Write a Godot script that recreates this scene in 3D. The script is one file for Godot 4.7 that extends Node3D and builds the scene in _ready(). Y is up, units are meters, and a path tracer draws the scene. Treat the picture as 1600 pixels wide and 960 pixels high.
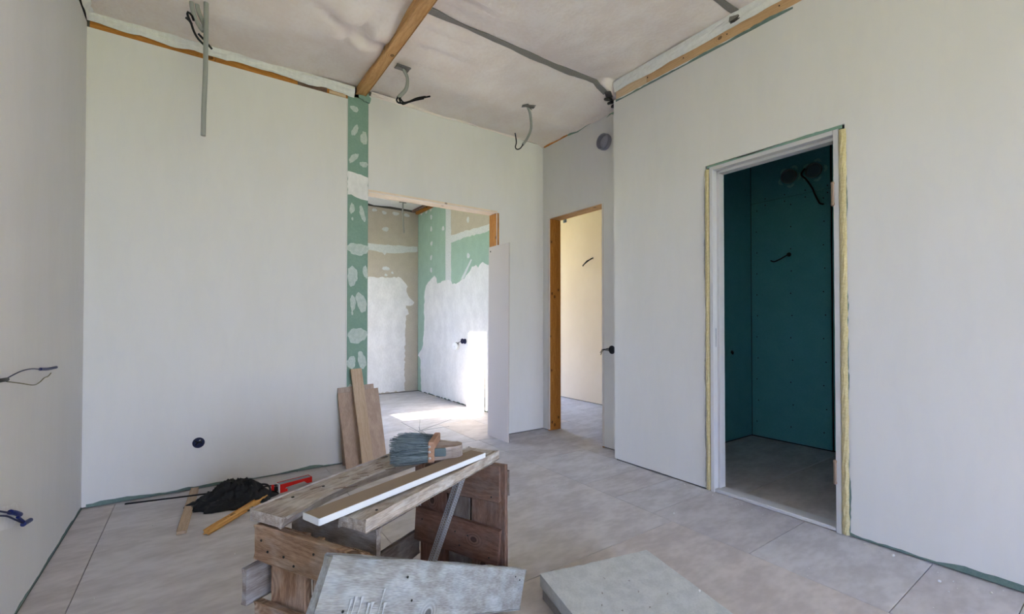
extends Node3D
# An unfinished house: a plastered room with a rough plank trestle, a back room seen through a
# wide opening, a second doorway and a small green-boarded closet.  Metres, y up, the floor at y = 0.

const XL := -0.55      # left wall
const XR := 2.718      # right wall
const XA := 2.894      # alcove wall, set back behind the end of the closet
const ZB := -3.583     # back wall
const ZE := -2.449     # end of the right wall
const ZF := -6.70      # far wall of the back rooms
const ZR := 6.0        # wall behind the camera
const TOP := 3.16

var M := {}

# ------------------------------------------------------------------ mesh helpers
class MB:
	var v := PackedVector3Array()
	var n := PackedVector3Array()
	var uv := PackedVector2Array()

	func tri3(a: Vector3, b: Vector3, c: Vector3, na: Vector3, nb: Vector3, nc: Vector3) -> void:
		if (b - a).cross(c - a).dot(na + nb + nc) > 0.0:
			v.append_array([a, c, b]); n.append_array([na, nc, nb])
		else:
			v.append_array([a, b, c]); n.append_array([na, nb, nc])
		uv.append_array([Vector2.ZERO, Vector2.ZERO, Vector2.ZERO])

	func tri(a: Vector3, b: Vector3, c: Vector3, out: Vector3) -> void:
		var k := (b - a).cross(c - a)
		if k.length_squared() < 1e-16:
			return
		k = k.normalized()
		if k.dot(out) < 0.0:
			k = -k
		tri3(a, b, c, k, k, k)

	func quad(a: Vector3, b: Vector3, c: Vector3, d: Vector3, out: Vector3) -> void:
		tri(a, b, c, out); tri(a, c, d, out)

	# an axis-aligned box from corner to corner
	func box(lo: Vector3, hi: Vector3) -> void:
		cham(Transform3D(Basis(), (lo + hi) * 0.5), hi - lo, 0.0)

	# a box with chamfered edges
	func cham(t: Transform3D, size: Vector3, b: float) -> void:
		var h := size * 0.5
		b = minf(b, minf(h.x, minf(h.y, h.z)) * 0.9)
		var p := func(sx: float, sy: float, sz: float, ax: int) -> Vector3:
			var q := Vector3(sx * (h.x - b), sy * (h.y - b), sz * (h.z - b))
			if ax == 0: q.x = sx * h.x
			elif ax == 1: q.y = sy * h.y
			else: q.z = sz * h.z
			return t * q
		var s := [-1.0, 1.0]
		for k in s:
			quad(p.call(k, -1, -1, 0), p.call(k, 1, -1, 0), p.call(k, 1, 1, 0), p.call(k, -1, 1, 0), t.basis.x * k)
			quad(p.call(-1, k, -1, 1), p.call(1, k, -1, 1), p.call(1, k, 1, 1), p.call(-1, k, 1, 1), t.basis.y * k)
			quad(p.call(-1, -1, k, 2), p.call(1, -1, k, 2), p.call(1, 1, k, 2), p.call(-1, 1, k, 2), t.basis.z * k)
		if b <= 0.0:
			return
		for i in s:
			for j in s:
				quad(p.call(-1, i, j, 1), p.call(1, i, j, 1), p.call(1, i, j, 2), p.call(-1, i, j, 2), t.basis.y * i + t.basis.z * j)
				quad(p.call(i, -1, j, 0), p.call(i, 1, j, 0), p.call(i, 1, j, 2), p.call(i, -1, j, 2), t.basis.x * i + t.basis.z * j)
				quad(p.call(i, j, -1, 0), p.call(i, j, 1, 0), p.call(i, j, 1, 1), p.call(i, j, -1, 1), t.basis.x * i + t.basis.y * j)
				for k in s:
					tri(p.call(i, j, k, 0), p.call(i, j, k, 1), p.call(i, j, k, 2), t.basis.x * i + t.basis.y * j + t.basis.z * k)

	# a rough-sawn plank along x: L long, T thick (y), W wide (z), worn corners and slightly wavy edges
	func plank(L: float, T: float, W: float, b: float, jit: float, sd: int, bow := 0.0, taper := 1.0, bite := 0.0) -> void:
		var r := RandomNumberGenerator.new()
		r.seed = sd
		var segs := clampi(int(L / 0.05), 4, 40)
		var rings := []
		for i in segs + 1:
			var x := -L / 2 + L * i / segs
			var e := 0.0 if i > 0 and i < segs else b * 0.5
			var ring := []
			var bw := bow * sin(float(i) / segs * PI * 2.3 + sd)
			for c in [[1, 1, 0], [1, 1, 1], [1, -1, 1], [1, -1, 0], [-1, -1, 0], [-1, -1, 1], [-1, 1, 1], [-1, 1, 0]]:
				var y: float = c[1] * (T / 2 - (b if c[2] == 0 else 0.0) - e * 0.5)
				var z: float = c[0] * (W / 2 - (0.0 if c[2] == 0 else b) - e * 0.5)
				if c[2] == 0: y = c[1] * (T / 2 - b)
				else: y = c[1] * (T / 2 - e * 0.4)
				z *= lerpf(taper, 1.0, float(i) / segs)
				if c[0] > 0: z -= bite * (sin(float(i) / segs * PI * 1.45) if float(i) / segs < 0.69 else 0.0)
				if bite > 0.0 and c[0] > 0 and c[1] < 0: z -= bite * 0.6
				ring.append(Vector3(x + (r.randf_range(-1, 1) * jit * 1.5 if e > 0.0 else 0.0), y + r.randf_range(-1, 1) * jit * 0.4, z + r.randf_range(-1, 1) * jit + bw))
			rings.append(ring)
		for i in segs:
			for k in 8:
				var a: Vector3 = rings[i][k]
				var d: Vector3 = rings[i][(k + 1) % 8]
				var mid := (a + d) * 0.5
				quad(a, rings[i + 1][k], rings[i + 1][(k + 1) % 8], d, Vector3(0, mid.y / T, mid.z / W))
		for q in [0, segs]:
			var cen := Vector3(rings[q][0].x, 0, 0)
			for k in 8:
				tri(cen, rings[q][k], rings[q][(k + 1) % 8], Vector3(-1 if q == 0 else 1, 0, 0))

	func tube(pts: Array, r: float, sides := 8, r_end := -1.0) -> void:
		var c := Curve3D.new()
		for i in pts.size():
			var a: Vector3 = pts[maxi(i - 1, 0)]
			var b: Vector3 = pts[mini(i + 1, pts.size() - 1)]
			c.add_point(pts[i], -(b - a) / 6.0, (b - a) / 6.0)
		var L := c.get_baked_length()
		var m := clampi(int(L / maxf(r * 2.0, 0.006)), 3 if pts.size() > 2 else 1, 60)
		var prev := []
		var pn := []
		var up := Vector3(0.123, 0.456, 0.88).normalized()
		for i in m + 1:
			var o := c.sample_baked(L * i / m, true)
			var d := (c.sample_baked(minf(L, L * i / m + 0.002), true) - c.sample_baked(maxf(0, L * i / m - 0.002), true)).normalized()
			up = (up - d * up.dot(d)).normalized()
			var sd := d.cross(up)
			var rr := r if r_end < 0 else lerpf(r, r_end, float(i) / m)
			var ring := []
			var rn := []
			for k in sides:
				var w := up * cos(TAU * k / sides) + sd * sin(TAU * k / sides)
				ring.append(o + w * rr); rn.append(w)
			if i > 0:
				for k in sides:
					var k2 := (k + 1) % sides
					tri3(prev[k], ring[k], ring[k2], pn[k], rn[k], rn[k2])
					tri3(prev[k], ring[k2], prev[k2], pn[k], rn[k2], pn[k2])
			if i == 0 or i == m:
				for k in sides:
					tri(o, ring[k], ring[(k + 1) % sides], -d if i == 0 else d)
			prev = ring; pn = rn

	# a lathe about the axis `ax` through o: profile is [[radius, height], ...]
	func lathe(o: Vector3, ax: Vector3, prof: Array, sides := 28) -> void:
		var u := ax.cross(Vector3(0.3, 0.9, 0.31)).normalized()
		var w := ax.cross(u)
		for i in prof.size() - 1:
			var t := Vector2(prof[i + 1][0] - prof[i][0], prof[i + 1][1] - prof[i][1])
			var nr := Vector2(t.y, -t.x).normalized()
			for k in sides:
				var d1 := u * cos(TAU * k / sides) + w * sin(TAU * k / sides)
				var d2 := u * cos(TAU * (k + 1) / sides) + w * sin(TAU * (k + 1) / sides)
				var a: Vector3 = o + d1 * prof[i][0] + ax * prof[i][1]
				var b: Vector3 = o + d2 * prof[i][0] + ax * prof[i][1]
				var c: Vector3 = o + d2 * prof[i + 1][0] + ax * prof[i + 1][1]
				var d: Vector3 = o + d1 * prof[i + 1][0] + ax * prof[i + 1][1]
				var n1 := d1 * nr.x + ax * nr.y
				var n2 := d2 * nr.x + ax * nr.y
				if prof[i][0] > 1e-6: tri3(a, b, c, n1, n2, n2)
				if prof[i + 1][0] > 1e-6: tri3(a, c, d, n1, n2, n1)

	# a flat outline with thickness: points in the plane (o, ux, uy), its face lifted by `th` along nrm
	func slab(pts: PackedVector2Array, o: Vector3, ux: Vector3, uy: Vector3, nrm: Vector3, th: float) -> void:
		var ids := Geometry2D.triangulate_polygon(pts)
		var f := o + nrm * th
		for i in range(0, ids.size(), 3):
			var a := pts[ids[i]]; var b := pts[ids[i + 1]]; var c := pts[ids[i + 2]]
			tri3(f + ux * a.x + uy * a.y, f + ux * b.x + uy * b.y, f + ux * c.x + uy * c.y, nrm, nrm, nrm)
		var ccw := not Geometry2D.is_polygon_clockwise(pts)
		for i in pts.size():
			var a := pts[i]; var b := pts[(i + 1) % pts.size()]
			var e := Vector2((b - a).y, -(b - a).x) * (1.0 if ccw else -1.0)
			var out := ux * e.x + uy * e.y
			var p := o + ux * a.x + uy * a.y
			var q := o + ux * b.x + uy * b.y
			quad(p, q, q + nrm * th, p + nrm * th, out)

	func mesh() -> ArrayMesh:
		var a := []
		a.resize(Mesh.ARRAY_MAX)
		a[Mesh.ARRAY_VERTEX] = v; a[Mesh.ARRAY_NORMAL] = n; a[Mesh.ARRAY_TEX_UV] = uv
		var m := ArrayMesh.new()
		m.add_surface_from_arrays(Mesh.PRIMITIVE_TRIANGLES, a)
		return m


func obj(called: String, mb: MB, mat: Material, parent: Node = self, t := Transform3D()) -> MeshInstance3D:
	var o := MeshInstance3D.new()
	o.name = called
	o.mesh = mb.mesh()
	o.material_override = mat
	o.transform = t
	parent.add_child(o, true)
	return o


func tag(o: Node, label: String, category: String, group := "", kind := "") -> Node:
	o.set_meta("label", label)
	o.set_meta("category", category)
	if group: o.set_meta("group", group)
	if kind: o.set_meta("kind", kind)
	return o


func thing(called: String, label: String, category: String, at := Vector3.ZERO, group := "", kind := "") -> Node3D:
	var o := Node3D.new()
	o.name = called
	o.position = at
	add_child(o, true)
	tag(o, label, category, group, kind)
	return o


func bx(called: String, lo: Vector3, hi: Vector3, mat: Material, parent: Node = self, b := 0.0) -> MeshInstance3D:
	var m := MB.new()
	m.cham(Transform3D(Basis(), Vector3.ZERO), hi - lo, b)
	return obj(called, m, mat, parent, Transform3D(Basis(), (lo + hi) * 0.5))


# frame whose x runs from p to q and whose y is as near `up` as it can be
func along(p: Vector3, q: Vector3, up: Vector3) -> Transform3D:
	var x := (q - p).normalized()
	var y := (up - x * up.dot(x)).normalized()
	return Transform3D(Basis(x, y, x.cross(y)), (p + q) * 0.5)


func plank(called: String, p: Vector3, q: Vector3, up: Vector3, T: float, W: float, mat: Material, parent: Node = self, sd := 1, b := 0.003, jit := 0.0012, bow := 0.0, taper := 1.0, bite := 0.0) -> MeshInstance3D:
	var m := MB.new()
	m.plank(p.distance_to(q), T, W, b, jit, sd, bow, taper, bite)
	return obj(called, m, mat, parent, along(p, q, up))


func blob(c: Vector2, rx: float, ry: float, sd: int, tilt := 0.0, rough := 0.22) -> PackedVector2Array:
	var r := RandomNumberGenerator.new()
	r.seed = sd
	var ph := [r.randf() * TAU, r.randf() * TAU, r.randf() * TAU]
	var out := PackedVector2Array()
	for i in 22:
		var a := TAU * i / 22
		var k := 1.0 + rough * (0.5 * sin(2 * a + ph[0]) + 0.35 * sin(3 * a + ph[1]) + 0.3 * sin(7 * a + ph[2])) + r.randf_range(-0.05, 0.05)
		out.append(c + Vector2(cos(a) * rx * k, sin(a) * ry * k).rotated(tilt))
	return out


# fray an outline: extra points with small seeded offsets
func fray(pts: Array, sd: int, step := 0.03, amp := 0.012) -> PackedVector2Array:
	var r := RandomNumberGenerator.new()
	r.seed = sd
	var out := PackedVector2Array()
	for i in pts.size():
		var a: Vector2 = pts[i]
		var b: Vector2 = pts[(i + 1) % pts.size()]
		var m := maxi(1, int(a.distance_to(b) / step))
		for k in m:
			var p := a.lerp(b, float(k) / m)
			if m > 1 and k > 0: p += (b - a).orthogonal().normalized() * r.randf_range(-amp, amp)
			out.append(p)
	return out


# a ragged band along a wall: from p along d for L, bottom at 0, top wandering between h0 and h1
func band(called: String, p: Vector3, d: Vector3, L: float, up: Vector3, h0: float, h1: float, nrm: Vector3, th: float, mat: Material, parent: Node, sd: int, step := 0.03) -> MeshInstance3D:
	var r := RandomNumberGenerator.new()
	r.seed = sd
	var nz := FastNoiseLite.new()
	nz.seed = sd
	nz.frequency = 1.6
	var pts := PackedVector2Array([Vector2(0, 0), Vector2(L, 0)])
	var m := int(L / step)
	for i in range(m, -1, -1):
		var k := clampf(0.5 + nz.get_noise_1d(i * step) * 1.3 + r.randf_range(-0.12, 0.12), 0.02, 1.0)
		pts.append(Vector2(L * i / m, lerpf(h0, h1, k)))
	var mb := MB.new()
	mb.slab(pts, p, d, up, nrm, th)
	return obj(called, mb, mat, parent)


# ------------------------------------------------------------------ materials
func noise(sd: int, f: float, oct := 4, type := FastNoiseLite.TYPE_SIMPLEX_SMOOTH) -> FastNoiseLite:
	var z := FastNoiseLite.new()
	z.seed = sd; z.frequency = f; z.noise_type = type; z.fractal_octaves = oct
	return z


func std(c: Color, rough := 0.8, metal := 0.0) -> StandardMaterial3D:
	var m := StandardMaterial3D.new()
	m.albedo_color = c; m.roughness = rough; m.metallic = metal
	m.metallic_specular = 0.35
	return m


func hex(r: float, g: float, b: float) -> Color:
	return Color(r / 255.0, g / 255.0, b / 255.0)


# mottled surface: two noises mixed into a seamless picture, laid by world or local triplanar
func mottled(c1: Color, c2: Color, scale: Vector3, sd: int, f1: float, f2: float, mixing: float, rough := 0.85, bump := 0.0, world := true, size := 512) -> StandardMaterial3D:
	var a := noise(sd, f1, 5).get_seamless_image(size, size)
	var b := noise(sd + 7, f2, 3).get_seamless_image(size, size)
	var im := Image.create(size, size, false, Image.FORMAT_RGB8)
	var hi := Image.create(size, size, false, Image.FORMAT_L8)
	for y in size:
		for x in size:
			var k := lerpf(a.get_pixel(x, y).r, b.get_pixel(x, y).r, mixing)
			k = smoothstep(0.15, 0.85, k)
			im.set_pixel(x, y, c1.lerp(c2, k))
			hi.set_pixel(x, y, Color(k, k, k))
	var m := std(Color.WHITE, rough)
	m.albedo_texture = ImageTexture.create_from_image(im)
	m.uv1_triplanar = true
	m.uv1_world_triplanar = world
	m.uv1_scale = scale
	if bump > 0.0:
		hi.bump_map_to_normal_map(bump)
		m.normal_enabled = true
		m.normal_texture = ImageTexture.create_from_image(hi)
		m.normal_scale = 0.6
	return m


# sawn wood, grain along local x: one picture is `len` metres long and `wid` metres across
func wood(dark: Color, light: Color, sd: int, length: float, wid: float, lines: float, knots: int, grey: Color, grey_amt: float, rough := 0.75, bump := 2.0) -> StandardMaterial3D:
	var w := 512
	var h := 256
	var n1 := noise(sd, 1.0, 3)
	var n2 := noise(sd + 3, 1.0, 2)
	var r := RandomNumberGenerator.new()
	r.seed = sd
	var kn := []
	for i in knots:
		kn.append([r.randf_range(0.05, 0.95), r.randf_range(0.2, 0.8), r.randf_range(0.012, 0.022)])
	var im := Image.create(w, h, false, Image.FORMAT_RGB8)
	var hi := Image.create(w, h, false, Image.FORMAT_L8)
	for y in h:
		var vv := float(y) / h
		for x in w:
			var u := float(x) / w
			var cu := cos(TAU * u); var su := sin(TAU * u)
			var warp := n1.get_noise_3d(cu * 0.45, su * 0.45, vv * 2.5)
			var fine := n2.get_noise_3d(cu * 5.0, su * 5.0, vv * 90.0)
			var ring := 0.5 + 0.5 * sin((vv * lines + warp * 1.5) * TAU)
			var k := 0.32 * ring + 0.50 * (0.5 + fine) + 0.30 * (0.5 + warp)
			var knot := 0.0
			for q in kn:
				var dx: float = (u - q[0]) * length / q[2]
				var dy: float = (vv - q[1]) * wid / q[2]
				var d := sqrt(dx * dx * 0.6 + dy * dy)
				if d < 3.0:
					k = lerpf(k, 0.5 + 0.5 * sin(d * 9.0), smoothstep(3.0, 0.8, d) * 0.7)
					knot = maxf(knot, smoothstep(0.9, 0.5, d))
			var c := dark.lerp(light, clampf(k, 0.0, 1.0))
			var g := smoothstep(-0.25, 0.45, n1.get_noise_3d(cu * 1.4 + 9.0, su * 1.4, vv * 3.0)) * grey_amt
			c = c.lerp(grey * (0.88 + 0.24 * k), g)
			c = c.lerp(dark * 0.6, knot * 0.7)
			im.set_pixel(x, y, c)
			var hh := clampf(k * 0.6 + 0.3 * fine, 0.0, 1.0)
			hi.set_pixel(x, y, Color(hh, hh, hh))
	var m := std(Color.WHITE, rough)
	m.albedo_texture = ImageTexture.create_from_image(im)
	m.uv1_triplanar = true
	m.uv1_scale = Vector3(1.0 / length, 1.0 / wid, 1.0 / wid)
	m.uv1_offset = Vector3(0.5, 0.5, 0.5)
	if bump > 0.0:
		hi.bump_map_to_normal_map(bump)
		m.normal_enabled = true
		m.normal_texture = ImageTexture.create_from_image(hi)
		m.normal_scale = 0.5
	return m


func shifted(m: StandardMaterial3D, off: Vector3, tint := Color.WHITE) -> StandardMaterial3D:
	var c: StandardMaterial3D = m.duplicate()
	c.uv1_offset += off
	c.albedo_color = tint
	return c


func make_materials() -> void:
	M.plaster = mottled(hex(224, 221, 217), hex(227, 224, 221), Vector3(0.9, 0.25, 0.9), 11, 0.006, 0.03, 0.35, 0.9)
	M.plaster_warm_light = mottled(hex(232, 214, 190), hex(236, 219, 196), Vector3(0.5, 0.35, 0.5), 13, 0.006, 0.03, 0.3, 0.9)  # cream tint stands in for the warm light of the side room
	M.core = std(hex(92, 90, 86), 0.95)
	M.gap = std(hex(40, 38, 36), 0.95)
	M.filler_grey = mottled(hex(180, 196, 188), hex(206, 214, 209), Vector3(3, 3, 3), 22, 0.02, 0.06, 0.5, 0.9)
	M.green_edge = mottled(hex(104, 126, 120), hex(120, 138, 132), Vector3(3, 3, 3), 26, 0.02, 0.06, 0.5, 0.9)
	M.filler = mottled(hex(205, 208, 208), hex(226, 228, 227), Vector3(3, 3, 3), 21, 0.02, 0.06, 0.5, 0.9)
	M.filler_white = mottled(hex(226, 224, 222), hex(240, 238, 236), Vector3(1.2, 0.7, 1.2), 23, 0.008, 0.05, 0.45, 0.9)
	M.green = mottled(hex(128, 158, 143), hex(138, 166, 152), Vector3(1, 1, 1), 31, 0.01, 0.08, 0.5, 0.9)
	M.green_light = mottled(hex(158, 184, 168), hex(168, 194, 178), Vector3(1, 1, 1), 32, 0.01, 0.08, 0.5, 0.9)
	M.filler_thin = mottled(hex(130, 200, 190), hex(166, 218, 208), Vector3(5, 5, 5), 25, 0.02, 0.08, 0.5, 0.9)
	M.green_deep = mottled(hex(100, 172, 174), hex(110, 180, 182), Vector3(1, 1, 1), 33, 0.01, 0.08, 0.5, 0.9)
	M.grey_board = mottled(hex(190, 180, 165), hex(200, 190, 175), Vector3(1, 1, 1), 35, 0.01, 0.08, 0.5, 0.9)
	M.floor = mottled(hex(190, 184, 184), hex(213, 208, 208), Vector3(0.4, 0.4, 0.9), 41, 0.008, 0.035, 0.4, 0.8, 0.0, true, 768)
	M.foil = mottled(hex(240, 226, 216), hex(248, 238, 231), Vector3(0.8, 0.8, 0.8), 51, 0.008, 0.07, 0.35, 0.42, 1.2)
	M.foil_white = mottled(hex(228, 226, 221), hex(240, 239, 235), Vector3(3, 3, 3), 53, 0.02, 0.1, 0.5, 0.6)
	M.tape = mottled(hex(122, 118, 113), hex(142, 138, 133), Vector3(8, 8, 8), 55, 0.02, 0.1, 0.5, 0.5)
	M.tape_dark = std(hex(74, 70, 68), 0.6)
	M.pine = wood(hex(196, 142, 84), hex(228, 184, 128), 61, 1.3, 0.16, 4.0, 1, hex(200, 160, 110), 0.2, 0.65)
	M.pine_orange = wood(hex(160, 96, 34), hex(204, 142, 68), 63, 1.3, 0.2, 8.0, 5, hex(180, 120, 60), 0.3, 0.6)
	M.pine_pale = wood(hex(204, 172, 136), hex(228, 202, 170), 65, 1.2, 0.16, 9.0, 1, hex(215, 190, 160), 0.3, 0.7)
	M.grey_wood = wood(hex(138, 124, 114), hex(204, 192, 182), 67, 0.95, 0.24, 7.0, 2, hex(196, 191, 187), 0.85, 0.85, 3.0)
	M.blue_grey_wood = wood(hex(124, 122, 118), hex(172, 172, 170), 69, 0.95, 0.26, 4.0, 1, hex(164, 168, 170), 0.9, 0.85, 3.0)
	M.brown_wood = wood(hex(96, 72, 60), hex(142, 112, 98), 71, 0.9, 0.22, 8.0, 2, hex(124, 108, 102), 0.6, 0.85, 3.0)
	M.tan_wood = wood(hex(126, 98, 78), hex(186, 156, 132), 73, 0.9, 0.2, 9.0, 3, hex(178, 164, 154), 0.6, 0.8, 3.0)
	M.plywood = wood(hex(170, 150, 136), hex(194, 175, 160), 75, 1.0, 0.4, 3.0, 0, hex(186, 168, 154), 0.6, 0.8, 1.0)
	M.pine_pale_cool = shifted(M.pine_pale, Vector3(0.2, 0.4, 0.1), Color(0.90, 0.90, 0.92))
	M.pine_yellow = shifted(M.pine, Vector3(0.2, 0.3, 0.1), Color(1.0, 0.98, 0.88))
	M.strap_wood = shifted(M.plywood, Vector3(0.3, 0.1, 0.1), Color(0.95, 0.84, 0.78))
	M.block_wood = shifted(M.grey_wood, Vector3(0.1, 0.7, 0.2), Color(0.98, 0.95, 0.95))
	M.white_sheet_sunlit = std(hex(228, 226, 224), 0.7)  # lighter copy of white_sheet, sunlight put into the colour
	M.drip = std(hex(184, 188, 190), 0.9)
	M.pine_bounce_lit = wood(hex(232, 210, 186), hex(244, 228, 208), 66, 1.3, 0.16, 7.0, 1, hex(240, 222, 204), 0.3)  # paler pine, with the bounced sunlight put into its colour
	M.fibre = std(hex(158, 140, 122), 0.85)
	M.white_paint = std(hex(232, 234, 236), 0.45)
	M.white_sheet = std(hex(206, 196, 190), 0.7)
	M.black_plastic = std(hex(20, 20, 22), 0.45)
	M.blue_plastic = std(hex(22, 34, 92), 0.45)
	M.navy_wire = std(hex(24, 30, 66), 0.45)
	M.conduit = std(hex(152, 154, 148), 0.5)
	M.yellow_wire = std(hex(120, 116, 84), 0.5)
	M.copper = std(hex(120, 90, 70), 0.4, 0.6)
	M.steel = std(hex(178, 180, 184), 0.45, 0.35)
	M.hinge = std(hex(150, 128, 112), 0.45, 0.5)
	M.frame_paint = std(hex(206, 204, 204), 0.5)
	M.foam = mottled(hex(186, 170, 126), hex(212, 200, 160), Vector3(6, 6, 6), 81, 0.02, 0.08, 0.5, 0.9)
	M.duct = std(hex(156, 154, 164), 0.5)
	M.duct_teal = std(hex(124, 146, 146), 0.5)
	M.duct_cap = std(hex(104, 126, 130), 0.35)
	M.duct_dark = std(hex(136, 144, 150), 0.4)
	M.red = std(hex(206, 30, 24), 0.4)
	M.cloth = mottled(hex(18, 20, 23), hex(38, 41, 46), Vector3(8, 8, 8), 85, 0.05, 0.2, 0.5, 0.6)
	M.bristle = std(hex(152, 166, 172), 0.7)
	M.bristle_dark = std(hex(100, 114, 120), 0.8)
	M.slab_top = mottled(hex(196, 199, 200), hex(216, 218, 218), Vector3(2.2, 2.2, 2.2), 87, 0.012, 0.07, 0.4, 0.9, 1.5)
	M.slab_low = mottled(hex(150, 148, 146), hex(170, 168, 166), Vector3(2.2, 2.2, 2.2), 89, 0.012, 0.07, 0.4, 0.9)
	M.screw = std(hex(40, 44, 44), 0.6, 0.3)
	M.grass = mottled(hex(206, 196, 112), hex(230, 216, 142), Vector3(0.2, 0.2, 0.2), 91, 0.02, 0.1, 0.5, 0.95)


# ------------------------------------------------------------------ the scene
func _ready() -> void:
	camera_and_light()
	make_materials()
	build_shell()
	build_floor()
	build_ceiling()
	build_openings()
	build_closet()
	build_back_room()
	build_fittings()
	build_trestle()
	build_loose()


func camera_and_light() -> void:
	var cam := Camera3D.new()
	cam.name = "camera"
	var near := 0.05
	cam.near = near
	cam.far = 200.0
	cam.set_frustum(near * 960.0 / 700.68, Vector2(0.0, near * 14.93 / 700.68), near, 200.0)
	cam.position = Vector3(0, 1.09, 0)
	cam.rotation = Vector3(0.0125, -0.6104, 0.0)
	add_child(cam)
	cam.current = true

	var sky_mat := ProceduralSkyMaterial.new()
	sky_mat.sky_top_color = hex(138, 172, 236)
	sky_mat.sky_horizon_color = hex(210, 220, 238)
	sky_mat.sky_curve = 0.15
	sky_mat.ground_horizon_color = hex(190, 195, 180)
	sky_mat.ground_bottom_color = hex(130, 128, 95)
	var sky := Sky.new()
	sky.sky_material = sky_mat
	var env := Environment.new()
	env.background_mode = Environment.BG_SKY
	env.sky = sky
	env.background_energy_multiplier = 3.0
	env.tonemap_mode = Environment.TONE_MAPPER_LINEAR
	env.tonemap_exposure = 8.0
	env.sdfgi_enabled = true
	env.ssao_enabled = true
	env.ssil_enabled = true
	var we := WorldEnvironment.new()
	we.name = "environment"
	we.environment = env
	add_child(we)

	var sun := DirectionalLight3D.new()
	sun.name = "sun"
	sun.light_color = hex(255, 244, 230)
	sun.light_energy = 2.4
	sun.light_angular_distance = 0.5
	sun.shadow_enabled = true
	add_child(sun)
	sun.look_at_from_position(Vector3.ZERO, Vector3(1.0, -0.40, 0.13), Vector3.UP)


# boxes of one wall, as one mesh; every entry is [x0, y0, z0, x1, y1, z1]
func wall(called: String, boxes: Array, mat: Material, label: String) -> MeshInstance3D:
	var m := MB.new()
	for b in boxes:
		m.box(Vector3(b[0], b[1], b[2]), Vector3(b[3], b[4], b[5]))
	var o := obj(called, m, mat)
	tag(o, label, "wall", "", "structure")
	return o


# boxes of a wall between x0 and x1 with holes [z0, z1, y0, y1] in rising z
func holed(x0: float, x1: float, y0: float, y1: float, z0: float, z1: float, holes: Array) -> Array:
	var out := []
	var z := z0
	for h in holes:
		out.append([x0, y0, z, x1, y1, h[0]])
		out.append([x0, y0, h[0], x1, h[2], h[1]])
		out.append([x0, h[3], h[0], x1, y1, h[1]])
		z = h[1]
	out.append([x0, y0, z, x1, y1, z1])
	return out


func side_window(called: String, z0: float, z1: float, y0: float, y1: float, label: String) -> void:
	window(called, -(z1 - z0) / 2, (z1 - z0) / 2, y0, y1, 0.0, label)
	var w := get_node(called) as Node3D
	w.position = Vector3(XL - 0.2, y0, (z0 + z1) / 2)
	w.rotation.y = PI / 2


func core(parent: Node, boxes: Array) -> void:
	var m := MB.new()
	for b in boxes:
		m.box(Vector3(b[0], b[1], b[2]), Vector3(b[3], b[4], b[5]))
	obj("wall_core", m, M.core, parent)


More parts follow.
